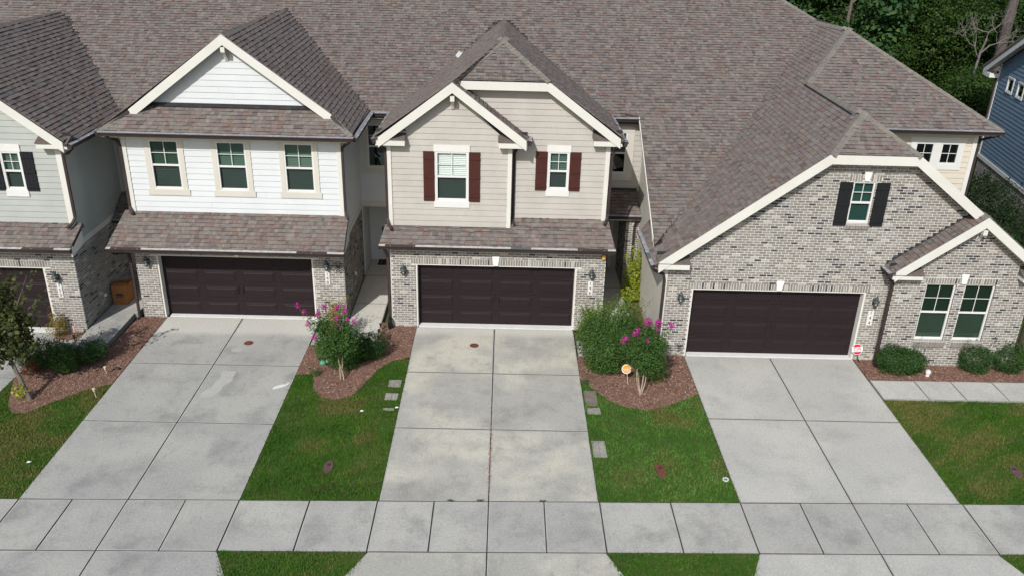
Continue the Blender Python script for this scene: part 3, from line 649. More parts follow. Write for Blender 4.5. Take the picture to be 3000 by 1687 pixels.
n3 = H.plane(rf, [(-11.65, 24.30, 5.95), (-4.35, 24.30, 5.95), (-5.2, 25.15, 6.58), (-10.80, 25.15, 6.58)])
H.ridge(rf, A, (-7.95, 31.95, 8.49), n1, n2, .15); H.ridge(rf, (-11.63, 24.32, 5.96), (-10.98, 24.98, 6.45), n1, n3); H.ridge(rf, (-4.37, 24.32, 5.96), (-5.02, 24.98, 6.45), n2, n3)
def sk148(c):
    if c[1] > 34.4: return True
    zr = 8.655-.745*abs(c[0]+7.97); return c[1] < 32.2 and zr > c[2]+.05 and abs(c[0]+7.97) < 3.6
mainroof(H, rf, -11.95, -4.10, 27.5, 27.55, sk148); H.closeroof(rf)
gutter(h148, (-11.68, 24.31, 5.93), (-4.32, 24.31, 5.93), (0, -1, 0)); gutter(h148, (-4.34, 27.7, 5.92), (-4.34, 24.3, 5.92), (1, 0, 0)); gutter(h148, (-11.66, 24.3, 5.92), (-11.66, 27.0, 5.92), (-1, 0, 0))
MB().box(WORLD, -11.62, -4.38, 5.76, 5.79, 24.32, 24.76).build('soffit', SOFFIT, h148); MB().box(WORLD, -4.83, -4.36, 5.76, 5.785, 24.4, 27.95).build('soffit', SOFFIT, h148)
bx('fascia', BROWN, h148, FRONT(24.31), -11.64, -4.36, 5.79, 5.92, 0, -.02); bx('fascia', BROWN, h148, RIGHT(-4.34), 24.34, 27.7, 5.79, 5.91, -.02, 0)
# the entry bay beside it
P = FRONT(27.95); w = (-4.53, -3.62, 3.97, 5.45)
siding(h148, P, [(-4.83, 2.80), (-3.30, 2.80), (-3.30, 5.62), (-4.83, 5.62)], [w], 'white', 'entry_wall'); window(h148, P, *w, trim=(.17, .16, .20, .0), tm=BEIGE, upper=GL_D, lower=GL_D)
bx('beam', BEIGE, h148, P, -4.83, -3.30, 2.60, 2.80, -.3, .03); bx('frieze_board', CREAM, h148, P, -4.83, -3.3, 5.62, 5.72, 0, .03)
MB().box(WORLD, -4.3, -3.66, 5.74, 5.90, 27.60, 27.62).build('fascia', BROWN, h148); gutter(h148, (-4.2, 27.6, 5.92), (-3.7, 27.6, 5.92), (0, -1, 0)); MB().box(WORLD, -4.3, -3.66, 5.72, 5.74, 27.6, 27.96).build('soffit', SOFFIT, h148)
MB().box(WORLD, -4.83, -3.30, 2.58, 2.60, 27.98, 29.4).build('porch_ceiling', SOFFIT, h148)
siding(h148, FRONT(29.4), [(-4.83, 0), (-3.30, 0), (-3.30, 2.58), (-4.83, 2.58)], [(-4.22, -3.34, 0, 2.1)], 'white', 'porch_wall')
d = bx('front_door', mat('front_door_dark', (.035, .025, .022), .4, spec=.5), h148, FRONT(29.4), -4.12, -3.40, .04, 2.05, -.08, -.03)
for z0, z1 in ((.15, .75), (.9, 1.5), (1.6, 1.95)): MB().frust(FRONT(29.43), -4.0, -3.52, z0, z1, 0, .015, .03).build('door_panel', MATS['front_door_dark'], d)
for x0, x1 in ((-4.22, -4.12), (-3.40, -3.33)): bx('door_casing', BEIGE, h148, FRONT(29.4), x0, x1, 0, 2.12, -.08, .03)
bx('keypad_box', BLACK, h148, FRONT(29.4), -4.36, -4.30, 1.15, 1.32, .02, .06)
MB().box(WORLD, -4.83, -4.80, 0, 2.6, 27.98, 29.4).build('porch_side_wall', SID['white'], h148)
MB().lathe((-4.80, 26.05, .85), [(.03, 0), (.05, .02), (.045, .09), (.02, .11)], 8).build('hose_tap', WHITE, h148)
H.finish()

# ------------------------------------------------------------------ 146, tan siding, red shutters
h146 = thing('townhouse', 'townhouse with tan siding, dark red shutters and a clipped double gable', 'house', (-.06, 24.05, 0), 'townhouses in the row')
H = House(h146); F = FRONT(24.08)
dr = (-2.60, 2.33, 0, 2.13); sol = (-2.75, 2.47, 2.13, 2.32)
H.brickwall(F, [(-3.33, 0), (3.20, 0), (3.20, 2.66), (-3.33, 2.66)], [dr], [sol], yellow=.26)
bx('corner_trim', CREAM, h146, F, -3.37, -3.335, 0, 2.66, -.03, .012)
MB().box(WORLD, -3.33, -3.31, 0, 5.6, 24.5, 28.3).build('party_wall', SID['tan'], h146); MB().box(WORLD, 3.10, 3.12, 0, 5.6, 24.8, 28.3).build('party_wall', SID['tan'], h146)
garage(h146, F, dr[0], dr[1], 2.13, .25); keystone(h146, F, -.155, 2.13, 2.44, .14, .22)
lantern(h146, F, -2.96, 2.12); lantern(h146, F, 2.78, 2.12); plaque(h146, F, 2.70, 2.85, 1.23, 1.68, '146')
rl = H.newroof('garage_roof'); H.plane(rl, [(-3.64, 23.81, 2.85), (3.42, 23.81, 2.85), (3.30, 24.40, 3.265), (-3.52, 24.40, 3.265)]); H.plane(rl, [(.22, 24.40, 3.265), (3.30, 24.40, 3.265), (3.26, 24.72, 3.49), (.22, 24.72, 3.49)]); H.closeroof(rl)
lower_eave(h146, -3.62, 3.40, 23.82, 2.84, 24.08); bx('frieze_board', BEIGE, h146, F, -3.36, 3.22, 2.655, 2.73, 0, .035)
gutter(h146, (-3.66, 23.82, 2.83), (3.44, 23.82, 2.83), (0, -1, 0), GLINE, .66, [(.20, 1.10, GUARDB), (3.95, 4.55, GUARDG), (5.95, 6.85, GUARDB)])
S = FRONT(24.40); wl = (-1.97, -1.04, 4.06, 5.57)
siding(h146, S, [(-3.36, 3.25), (.22, 3.25), (.22, 5.80), (-1.48, 7.36), (-3.36, 5.85)], [wl], 'tan')
window(h146, S, *wl, trim=(.035, .20, .20, .03), tm=WHITE, upper=GL_C); shutter(h146, S, -2.34, -2.01, 4.06, 5.57, SHUTR); shutter(h146, S, -1.0, -.67, 4.06, 5.57, SHUTR)
S2 = FRONT(24.70); wr = (1.36, 1.94, 4.39, 5.56)
siding(h146, S2, [(.22, 3.42), (3.12, 3.42), (3.12, 6.0), (1.22, 7.42), (-1.35, 7.42), (.22, 5.82)], [wr], 'tan', z0=3.25)
window(h146, S2, *wr, trim=(.035, .20, .20, .03), tm=WHITE); shutter(h146, S2, .97, 1.31, 4.37, 5.56, SHUTR); shutter(h146, S2, 1.98, 2.31, 4.37, 5.56, SHUTR)
MB().box(WORLD, .20, .22, 3.3, 5.9, 24.40, 24.72).build('bump_out_side', SID['tan'], h146)
for fr, x0, x1, z in ((S, -3.40, -3.28, 3.25), (S, .14, .26, 3.25), (S2, 3.03, 3.16, 3.42)): bx('corner_board', CREAM, h146, fr, x0, x1, z, 5.80, 0, .048)
bx('flashing', FLASH, h146, S, -3.5, .30, 3.17, 3.25, .02, .06); bx('flashing', FLASH, h146, S, -3.5, .30, 3.155, 3.17, .02, .18); bx('flashing', FLASH, h146, S2, .3, 3.26, 3.37, 3.425, .02, .05); bx('flashing', FLASH, h146, S2, .3, 3.26, 3.36, 3.37, .02, .16)
B1 = FRONT(24.10); b1 = [(-3.60, 6.02), (-1.47, 7.63), (.66, 6.02)]; barge(h146, B1, b1, .235, 0, .035, CREAM); sofrake(h146, B1, b1, .2, 0, -.30, BEIGE)
B2 = FRONT(24.40); b2 = [(-1.40, 7.62), (1.30, 7.62), (3.40, 6.07)]; barge(h146, B2, b2, .235, 0, .035, CREAM); sofrake(h146, B2, b2, .2, 0, -.30, BEIGE)
bracket(h146, S, -1.47, 7.24, .34, CREAM)
cornice_return(h146, H, FRONT(24.40), -3.68, -2.84, 5.78, 5.95, 0, .30, CREAM); cornice_return(h146, H, FRONT(24.40), -.14, .68, 5.78, 5.95, 0, .30, CREAM); cornice_return(h146, H, FRONT(24.70), 2.62, 3.46, 5.83, 6.0, 0, .30, CREAM)
rf = H.newroof(); AP, E = (-.08, 26.05, 8.53), (-.08, 32.2, 8.32)
n1 = H.plane(rf, [(-1.47, 24.085, 7.65), (-3.66, 24.085, 6.0), (-3.66, 28.3, 5.90), E, AP], und)
n2 = H.plane(rf, [(1.31, 24.385, 7.64), (3.50, 24.385, 6.0), (3.50, 28.6, 5.90), E, AP], und)
n3 = H.plane(rf, [(-1.43, 24.385, 7.64), (1.31, 24.385, 7.64), AP])
n4 = H.plane(rf, [(-1.47, 24.085, 7.65), (-1.47, 24.70, 7.65), (.70, 24.70, 6.01), (.70, 24.085, 6.01)])
H.ridge(rf, AP, (-.08, 31.9, 8.33), n1, n2, .15); H.ridge(rf, (-1.41, 24.39, 7.65), AP, n1, n3); H.ridge(rf, (1.29, 24.39, 7.65), AP, n2, n3)
def sk146(c):
    if c[1] > 34.4: return True
    return c[1] < 32.2 and 8.5-.75*abs(c[0]+.08) > c[2]+.05 and abs(c[0]+.08) < 3.5
mainroof(H, rf, -4.10, 4.0, 27.6, 27.95, sk146); H.closeroof(rf)
gutter(h146, (-3.67, 24.06, 5.97), (-3.67, 27.9, 5.90), (-1, 0, 0)); gutter(h146, (3.51, 28.0, 5.90), (3.51, 24.37, 5.97), (1, 0, 0))
gutter(h146, (.71, 24.70, 6.0), (.71, 24.08, 6.0), (1, 0, 0))
downspout(h146, [(-3.72, 24.14, 5.84), (-3.62, 24.3, 5.74), (-3.46, 24.36, 5.62), (-3.44, 24.36, 5.4), (-3.44, 24.36, 3.48), (-3.40, 24.26, 3.32), (-3.30, 24.10, 3.22)])
downspout(h146, [(.72, 24.2, 5.88), (.60, 24.45, 5.76), (.40, 24.62, 5.66), (.33, 24.64, 5.5), (.33, 24.64, 3.50), (.35, 24.52, 3.36), (.40, 24.40, 3.30)])
downspout(h146, [(3.58, 24.45, 5.86), (3.45, 24.6, 5.74), (3.26, 24.66, 5.62), (3.22, 24.66, 5.4), (3.22, 24.66, 3.66), (3.18, 24.55, 3.52), (3.10, 24.38, 3.42)])
downspout(h146, [(-3.50, 23.78, 2.70), (-3.46, 23.9, 2.55), (-3.43, 24.02, 2.35), (-3.43, 24.02, .12), (-3.46, 23.9, .05)])
rv = MB(); rv.box(Fr((-1.53, 29.95, 7.40), (0, 1, 0), (-.8, 0, .6), (.6, 0, .8)), -.14, .14, -.16, .16, .01, .03); rv.frust(Fr((-1.53, 29.95, 7.40), (0, 1, 0), (-.8, 0, .6), (.6, 0, .8)), -.10, .10, -.12, .12, .03, .15, .03); rv.build('roof_vent', mat('galvanised_vent', (.50, .52, .54), .35, (.42, .44, .46), 8, metal=.4), h146)
# its entry bay
P = FRONT(28.30); w = (3.30, 4.16, 3.86, 5.32)
siding(h146, P, [(3.20, 3.25), (4.70, 3.25), (4.70, 5.66), (3.20, 5.66)], [w], 'tan', 'entry_wall'); window(h146, P, *w, trim=(.24, .20, .22, .0), tm=BEIGE, upper=GL_U, lower=GL_D, blinds='top')
MB().box(WORLD, 3.5, 4.46, 5.66, 5.86, 27.96, 27.98).build('fascia', BROWN, h146); gutter(h146, (3.62, 27.96, 5.86), (4.44, 27.96, 5.86), (0, -1, 0)); MB().box(WORLD, 3.4, 4.46, 5.655, 5.67, 27.98, 28.3).build('soffit', SOFFIT, h146)
rp = H.newroof('porch_roof'); H.plane(rp, [(3.20, 27.30, 2.72), (4.68, 27.30, 2.72), (4.60, 28.30, 3.30), (3.20, 28.30, 3.30)]); H.closeroof(rp)
bx('flashing', FLASH, h146, P, 3.2, 4.62, 3.24, 3.36, .02, .06); gutter(h146, (3.2, 27.30, 2.71), (4.70, 27.30, 2.71), (0, -1, 0)); bx('frieze_board', BEIGE, h146, FRONT(27.36), 3.2, 4.7, 2.52, 2.62, -.05, .03)
MB().box(WORLD, 3.2, 4.68, 2.50, 2.52, 27.36, 29.3).build('porch_ceiling', SOFFIT, h146)
H.brickwall(FRONT(27.42), [(4.25, 0), (4.70, 0), (4.70, 2.52), (4.25, 2.52)], [], name='brick_pier'); H.brickwall(LEFT(4.25), [(27.42, 0), (29.2, 0), (29.2, 2.52), (27.42, 2.52)], [], name='brick_pier')
downspout(h146, [(4.55, 27.2, 2.58), (4.55, 27.30, 2.45), (4.52, 27.36, 2.3), (4.52, 27.36, .1)])
siding(h146, FRONT(29.2), [(3.2, 0), (4.25, 0), (4.25, 2.5), (3.2, 2.5)], [(3.3, 4.04, 0, 2.1)], 'tan', 'porch_wall')
d = bx('front_door', MATS['front_door_dark'], h146, FRONT(29.2), 3.3, 3.92, .04, 2.06, -.08, -.03)
for z0, z1 in ((.15, .9), (1.05, 1.9)): MB().frust(FRONT(29.23), 3.38, 3.84, z0, z1, 0, .015, .03).build('door_panel', MATS['front_door_dark'], d)
bx('door_casing', CREAM, h146, FRONT(29.2), 3.92, 4.04, 0, 2.12, -.08, .03)
lf = bx('eave_light', BLACK, h146, F, 3.06, 3.18, 2.60, 2.66, .02, .14); MB().lathe(F(3.12, 2.44, .09), [(.03, 0), (.055, .03), (.05, .13), (.03, .16)], 10).build('amber_lens', mat('amber_glass', (.75, .42, .08), .3, spec=.5), lf)
H.finish()

# ------------------------------------------------------------------ 144, brick gable
h144 = thing('townhouse', 'brick townhouse with a wide clipped gable, black shutters and a small front gable', 'house', (10.0, 22.5, 0), 'townhouses in the row')
H = House(h144); F = FRONT(22.53)
dr = (5.54, 10.62, 0, 2.22); sol = (5.42, 10.72, 2.22, 2.41); wu = (9.63, 10.24, 4.31, 5.52)
H.brickwall(F, [(4.80, 0), (15.2, 0), (15.2, 3.12), (11.16, 6.15), (8.78, 6.15), (4.80, 3.16)], [dr, wu, (11.24, 15.2, 0, 3.02)], [sol, (9.49, 9.86, 5.53, 5.73), (10.08, 10.38, 5.53, 5.73)], yellow=.20)
garage(h144, F, dr[0], dr[1], 2.22, .24); keystone(h144, F, 8.07, 2.22, 2.52, .13, .22); keystone(h144, F, 9.97, 5.55, 5.84, .12, .22)
lantern(h144, F, 5.22, 2.14); lantern(h144, F, 10.90, 2.14); plaque(h144, F, 10.79, 10.96, 1.18, 1.65, '144')
window(h144, F, *wu, rec=.06, upper=glass('teal_reflection_glass', (.15, .26, .24), .05), lower=glass('teal_reflection_glass_low', (.14, .25, .23), .05)); shutter(h144, F, 9.25, 9.61, 4.26, 5.51, SHUTB); shutter(h144, F, 10.27, 10.63, 4.26, 5.51, SHUTB)  # teal tint over an added blind stands in for the pane's reflection
def rowlock(fr, a0, a1, b0, b1, out=.07):
    n = max(1, round((a1-a0)/.08)); w = (a1-a0)/n; ob = bx('window_sill', MORT, h144, fr, a0, a1, b0, b1-.02, 0, out-.012)
    for i in range(n):
        x0, x1 = a0+i*w+.006, a0+(i+1)*w-.006
        MB().add([fr(x0, b0, out), fr(x1, b0, out), fr(x1, b1-.03, out), fr(x0, b1-.03, out), fr(x0, b1+.005, -.05), fr(x1, b1+.005, -.05), fr(x0, b0, 0), fr(x1, b0, 0)], [(0, 1, 2, 3), (3, 2, 5, 4), (6, 7, 1, 0), (0, 3, 4, 6), (1, 7, 5, 2)]).build('brick', BR[R.choice((0, 2, 5, 5))], ob)
rowlock(F, 9.60, 10.27, 4.16, 4.30)
S = FRONT(22.25); wa, wb = (12.16, 13.03, .86, 2.65), (13.28, 14.16, .86, 2.65)
H.brickwall(S, [(11.24, 0), (15.2, 0), (15.2, 3.02), (13.26, 4.46), (11.24, 3.02)], [wa, wb], [(12.10, 13.10, 2.66, 2.84), (13.30, 14.26, 2.66, 2.84), (12.14, 13.08, .67, .85), (13.26, 14.20, .67, .85)], name='bay_brick_wall')
H.brickwall(RIGHT(15.2), [(22.25, 0), (26.7, 0), (26.7, 3.0), (22.25, 3.0)], []); H.brickwall(LEFT(11.24), [(22.25, 0), (22.53, 0), (22.53, 3.0), (22.25, 3.0)], [])
for w in (wa, wb): window(h144, S, *w, rec=.08, upper=GL_D, lower=glass('green_screened_glass', (.18, .235, .20), .03) if 'green_screened_glass' not in MATS else MATS['green_screened_glass'])  # upper panes: reflected woods put into the dark tint
rowlock(S, 12.14, 13.08, .67, .86); rowlock(S, 13.26, 14.20, .67, .86); keystone(h144, S, 13.20, 2.68, 2.97, .11, .22)
for fr, (x0, x1, z0, z1), dd in ((F, wu, .12), (S, wa, .12), (S, wb, .12)):
    for x in (x0-.001, x1+.001): MB().add([fr(x, z0, 0), fr(x, z1, 0), fr(x, z1, -dd), fr(x, z0, -dd)], [(0, 1, 2, 3)]).build('window_reveal', BR[5], h144)
    MB().add([fr(x0, z1+.001, 0), fr(x1, z1+.001, 0), fr(x1, z1+.001, -dd), fr(x0, z1+.001, -dd)], [(0, 1, 2, 3)]).build('window_reveal', BR[5], h144)
B1 = FRONT(22.22); b1 = [(4.45, 3.13), (8.72, 6.34), (11.19, 6.34), (15.45, 3.13)]; barge(h144, B1, b1, .25, 0, .04, CREAM); sofrake(h144, B1, b1, .22, 0, -.31, BEIGE)
B2 = FRONT(21.97); b2 = [(11.06, 3.11), (13.26, 4.77), (15.46, 3.11)]; barge(h144, B2, b2, .235, 0, .04, CREAM); sofrake(h144, B2, b2, .20, 0, -.28, BEIGE)
bracket(h144, S, 13.26, 4.40, .32, CREAM)
cornice_return(h144, H, F, 4.44, 5.33, 2.92, 3.09, 0, .33, CREAM); cornice_return(h144, H, S, 11.0, 11.86, 2.88, 3.01, 0, .30, CREAM); cornice_return(h144, H, S, 14.70, 15.50, 2.88, 3.01, 0, .30, CREAM)
# side wall to the left with the roof edge climbing along it
SW = LEFT(4.72); siding(h144, SW, [(22.56, 0), (29.2, 0), (29.2, 6.2), (28.0, 5.80), (23.0, 3.05), (22.56, 3.0)], [], 'greige', 'side_siding_wall')
bx('corner_board', CREAM, h144, F, 4.70, 4.80, 0, 3.0, -.03, .02); bx('corner_board', CREAM, h144, SW, 22.50, 22.60, 0, 3.0, .0, .03)
rf = H.newroof(); Lz = lambda x: 3.25+.75*(x-4.61)
L0, L1, AP, K, PK, BK = (4.33, 22.205, Lz(4.33)), (8.72, 22.205, Lz(8.72)+.01), (9.90, 23.50, Lz(9.90)), (9.80, 28.0, Lz(9.80)), (11.70, 30.35, Lz(11.70)), (11.55, 33.1, Lz(11.55))
nL = H.plane(rf, [L0, L1, AP, K, PK, BK, (11.0, 33.6, Lz(11.0)), (4.33, 25.0, Lz(4.33))], lambda c: und(c) and c[0] > 4.55)
nJ = H.plane(rf, [L1, (11.20, 22.205, L1[2]), AP])
nR = H.plane(rf, [(11.20, 22.205, L1[2]), (15.45, 22.205, 3.13), (15.45, 28.0, 3.13), K, AP], flat=True)
EY, EZ = 26.32, K[2]+(PK[2]-K[2])/(PK[1]-K[1])*(26.32-28.0); xl = 9.9+(AP[2]-EZ)/.755
nF = H.plane(rf, [K, PK, (15.60, EY, EZ), (xl, EY, EZ)])
nQ = H.plane(rf, [PK, (15.60, EY, EZ), (15.60, 37, EZ), (11.55, 37, PK[2])], flat=True)
H.ridge(rf, AP, (9.82, 27.9, K[2]), nL, nR, .15); H.ridge(rf, L1, AP, nL, nJ, .16); H.ridge(rf, (11.20, 22.205, L1[2]), AP, nJ, nR); H.ridge(rf, K, PK, nL, nF, .16); H.ridge(rf, (15.60, EY, EZ), PK, nF, nQ, .14); H.ridge(rf, PK, BK, nL, nQ, .14)
bx('ridge_vent', BLACK, h144, Fr((9.78, 23.75, Lz(9.78)), (0, 1, 0), (-.6, 0, .8), (.8, 0, .6)), 0, 4.2, -.10, -.06, .02, .045)
hx = lambda y: 11.55-(y-33.1)*1.0
def sk144(c): return c[1] > 34.4 or c[2] < Lz(c[0])-.13
MP = [(4.47, 23.2), (4.47, 39.0), (5.65, 39.0), (11.55, 33.1), (11.55, 32.0)]
nM = H.plane(rf, [(x, y, Mz(x, y)) for x, y in MP], sk144)
H.plane(rf, [(4.0, 28.0, Mz(4.0, 28.0)), (4.47, 28.0, Mz(4.47, 28.0)), (4.47, 39, Mz(4.47, 39)), (4.0, 39, Mz(4.0, 39))], lambda c: c[1] > 34.4, jl=True)
H.plane(rf, [(11.55, 33.1, Mz(11.55, 33.1)), (5.65, 39, Mz(5.65, 39)), (5.65, 45, 8.0), (14.5, 40, 6.0), (12.5, 34, Mz(11.55, 33.1)-.6)], flat=True)
H.ridge(rf, (11.50, 33.1, Mz(11.55, 33.1)), (5.7, 38.9, Mz(5.7, 38.9)), nM, np.array((.5, .2, .84)), .14)
H.closeroof(rf)
MB().prism(LEFT(4.46), [(23.45, Mz(4.46, 23.45)-.10), (28.0, Mz(4.46, 28.0)-.10), (28.0, Mz(4.46, 28.0)+.012), (23.45, Mz(4.46, 23.45)+.012)], 0, .025).build('rake_edge', CREAM, h144)
MB().prism(LEFT(4.74), [(23.0, 3.0), (28.0, 5.74), (28.0, 5.76), (23.0, 3.02)], 0, .28).build('rake_soffit', SOFFIT, h144)
gutter(h144, (4.34, 22.2, Lz(4.33)-.01), (4.34, 25.0, Lz(4.33)-.01), (-1, 0, 0), GLINE2, .6, [(.5, .95, GUARDG)]); MB().box(WORLD, 4.36, 4.74, 2.90, 2.92, 22.3, 25.0).build('soffit', SOFFIT, h144)
bx('apron_flashing', FLASH, h144, Fr((4.62, 23.28, Lz(4.62)), (0, 1, 0), (-.6, 0, .8), (.8, 0, .6)), -.05, .20, -.05, .12, .03, .035)
downspout(h144, [(4.30, 22.30, 2.92), (4.42, 22.36, 2.80), (4.66, 22.44, 2.68), (4.70, 22.46, 2.5), (4.70, 22.46, .1), (4.66, 22.3, .04)])
rs = H.newroof('bay_roof'); nA = H.plane(rs, [(13.26, 21.955, 4.79), (10.98, 21.955, 3.07), (10.98, 22.54, 3.07), (13.26, 22.54, 4.79)]); nB = H.plane(rs, [(13.26, 21.955, 4.79), (15.54, 21.955, 3.07), (15.54, 22.54, 3.07), (13.26, 22.54, 4.79)]); H.ridge(rs, (13.26, 21.955, 4.79), (13.26, 22.5, 4.79), nA, nB); H.closeroof(rs)
st = MB()
for i in range(16): a = 11.0+i*.142; z = 3.07+i*.1073; st.box(F, a, a+.142, z-.02, z+.155, .012, .022)
st.build('step_flashing', FLASH, h144)
gutter(h144, (10.98, 22.52, 3.05), (10.98, 21.95, 3.05), (-1, 0, 0), GLINE2, .3)
downspout(h144, [(10.95, 22.1, 2.95), (11.05, 22.15, 2.82), (11.15, 22.19, 2.7), (11.16, 22.20, 2.5), (11.16, 22.20, .10), (11.14, 22.05, .05)], .085, .07)
downspout(h144, [(15.3, 22.20, 2.9), (15.28, 22.18, .1)], .085, .07)
# upper storey
U = FRONT(26.70); u1, u2 = (13.13, 13.74, 4.93, 5.62), (13.96, 14.55, 4.93, 5.62)
siding(h144, U, [(10.6, 3.4), (15.04, 3.4), (15.04, 5.95), (10.6, 5.95)], [u1, u2], 'cream', 'upper_siding_wall')
for w in (u1, u2): window(h144, U, *w, sash=False, upper=GL_D, blinds=None, fm=WHITE)
for x0, x1, z0, z1 in ((12.98, 13.13, 4.93, 5.62), (13.74, 13.96, 4.93, 5.62), (14.55, 14.70, 4.93, 5.62), (12.98, 14.70, 4.74, 4.93), (12.94, 14.74, 5.62, 5.80)): bx('casing', WHITE, h144, U, x0, x1, z0, z1, 0, .042)
bx('corner_board', WHITE, h144, U, 14.93, 15.07, 3.4, 5.92, 0, .048); siding(h144, RIGHT(15.04), [(26.7, 3.0), (33, 3.0), (33, 5.95), (26.7, 5.95)], [], 'cream')
gutter(h144, (xl, EY+.01, EZ-.01), (15.62, EY+.01, EZ-.01), (0, -1, 0)); MB().box(WORLD, 11.3, 15.58, EZ-.17, EZ-.15, EY+.01, 26.7).build('soffit', SOFFIT, h144); bx('fascia', BROWN, h144, FRONT(EY+.01), xl, 15.6, EZ-.15, EZ-.02, 0, -.02)
downspout(h144, [(15.5, 26.3, EZ-.13), (15.35, 26.5, EZ-.25), (15.14, 26.66, EZ-.38), (15.12, 26.68, EZ-.6), (15.12, 26.68, 3.0)])
H.finish()

# ------------------------------------------------------------------ 150, sage siding (left edge)
h150 = thing('townhouse', 'townhouse with sage grey siding and a black-shuttered window at the frame edge', 'house', (-15.6, 23.1, 0), 'townhouses in the row')
H = House(h150); F = FRONT(23.20)
dr = (-18.3, -13.42, 0, 2.12); sol = (-18.4, -13.22, 2.12, 2.32)
H.brickwall(F, [(-18.9, 0), (-12.5, 0), (-12.5, 2.72), (-18.9, 2.72)], [dr], [sol]); H.brickwall(RIGHT(-12.5), [(23.2, 0), (26.9, 0), (26.9, 2.62), (23.2, 2.62)], [])
H.brickwall(FRONT(26.9), [(-12.5, 0), (-11.22, 0), (-11.22, 2.5), (-12.5, 2.5)], [], name='porch_brick_wall'); H.brickwall(FRONT(26.75), [(-12.5, 0), (-12.2, 0), (-12.2, 2.5), (-12.5, 2.5)], [], name='brick_pier')
garage(h150, F, dr[0], dr[1], 2.12, .25); lantern(h150, F, -13.09, 2.02); plaque(h150, F, -13.14, -13.0, 1.18, 1.62, '150')
S = FRONT(23.63); w = (-14.20, -13.66, 4.35, 5.47)
siding(h150, S, [(-18.7, 3.34), (-12.5, 3.34), (-12.5, 5.72), (-15.6, 8.05), (-18.7, 5.72)], [w], 'sage'); window(h150, S, *w, trim=(.02, .22, .20, .03), tm=WHITE); shutter(h150, S, -13.62, -13.29, 4.33, 5.48, SHUTB); shutter(h150, S, -14.57, -14.24, 4.33, 5.48, SHUTB)
siding(h150, RIGHT(-12.5), [(23.63, 2.80), (26.9, 2.80), (26.9, 5.70), (23.63, 5.70)], [], 'sage'); bx('corner_board', CREAM, h150, S, -12.63, -12.47, 3.34, 5.68, 0, .048); bx('belt_board', CREAM, h150, RIGHT(-12.5), 23.22, 26.9, 2.62, 2.80, -.01, .03)
siding(h150, FRONT(26.92), [(-12.5, 2.6), (-11.22, 2.6), (-11.22, 5.72), (-12.5, 5.72)], [], 'sage', 'entry_wall'); bx('corner_board', SID['sage'], h150, FRONT(26.9), -12.48, -12.38, 3.2, 5.7, 0, .03)
bx('flashing', FLASH, h150, S, -18.7, -12.25, 3.27, 3.345, .02, .06); bx('flashing', FLASH, h150, S, -18.7, -12.2, 3.255, 3.27, .02, .18)
Bf = FRONT(23.32); bp = [(-19.1, 5.86), (-15.6, 8.44), (-12.22, 5.86)]; barge(h150, Bf, bp, .235, 0, .035, CREAM); sofrake(h150, Bf, bp, .2, 0, -.3, BEIGE)
cornice_return(h150, H, S, -12.99, -12.13, 5.66, 5.80, 0, .31, CREAM)
rl = H.newroof('garage_roof'); H.plane(rl, [(-18.9, 22.85, 2.88), (-12.34, 22.85, 2.88), (-12.26, 23.63, 3.37), (-18.9, 23.63, 3.37)]); H.closeroof(rl); lower_eave(h150, -18.9, -12.34, 22.86, 2.87, 23.2)
MB().prism(RIGHT(-12.33), [(22.87, 2.60), (23.63, 2.74), (23.63, 3.34), (22.87, 2.85)], -.03, 0).build('rake_board', CREAM, h150)
gutter(h150, (-18.9, 22.86, 2.86), (-12.32, 22.86, 2.86), (0, -1, 0), GLINE, .66, [(5.2, 6.1, GUARDB)])
rf = H.newroof(); A, E = (-15.6, 23.305, 8.46), (-15.6, 31.3, 8.30)
n1 = H.plane(rf, [A, (-12.10, 23.305, 5.80), (-12.10, 27.3, 5.76), E], und); n2 = H.plane(rf, [A, (-19.1, 23.28, 5.8), (-19.1, 27, 5.7), E], flat=True); H.ridge(rf, A, (-15.6, 31.1, 8.31), n1, n2, .15)
def sk150(c): return c[1] > 34.4 or c[0] < -20.5 or (c[1] < 31.4 and 8.44-.76*abs(c[0]+15.6) > c[2]+.05 and abs(c[0]+15.6) < 3.45)
mainroof(H, rf, -21.0, -11.95, 26.8, 27.1, sk150, jl=False); H.closeroof(rf)
gutter(h150, (-12.09, 27.0, 5.75), (-12.09, 23.3, 5.79), (1, 0, 0)); MB().box(WORLD, -12.5, -12.11, 5.62, 5.64, 23.4, 27.0).build('soffit', SOFFIT, h150)
downspout(h150, [(-12.05, 23.45, 5.66), (-12.2, 23.52, 5.52), (-12.41, 23.58, 5.40), (-12.42, 23.58, 5.2), (-12.42, 23.58, 3.55), (-12.46, 23.46, 3.42), (-12.56, 23.3, 3.32)])
rp = H.newroof('porch_roof'); H.plane(rp, [(-12.44, 25.9, 2.68), (-11.25, 25.9, 2.68), (-11.25, 26.9, 3.28), (-12.44, 26.9, 3.28)]); H.closeroof(rp); gutter(h150, (-12.44, 25.9, 2.66), (-11.25, 25.9, 2.66), (0, -1, 0)); MB().box(WORLD, -12.44, -11.25, 2.46, 2.49, 25.95, 26.9).build('porch_ceiling', SOFFIT, h150)
tp = MB(); tp.lathe((-12.45, 24.55, .58), [(.02, 0), (.05, .015), (.05, .09), (.02, .11)], 8); tp.build('hose_tap', WHITE, h150)
H.finish()

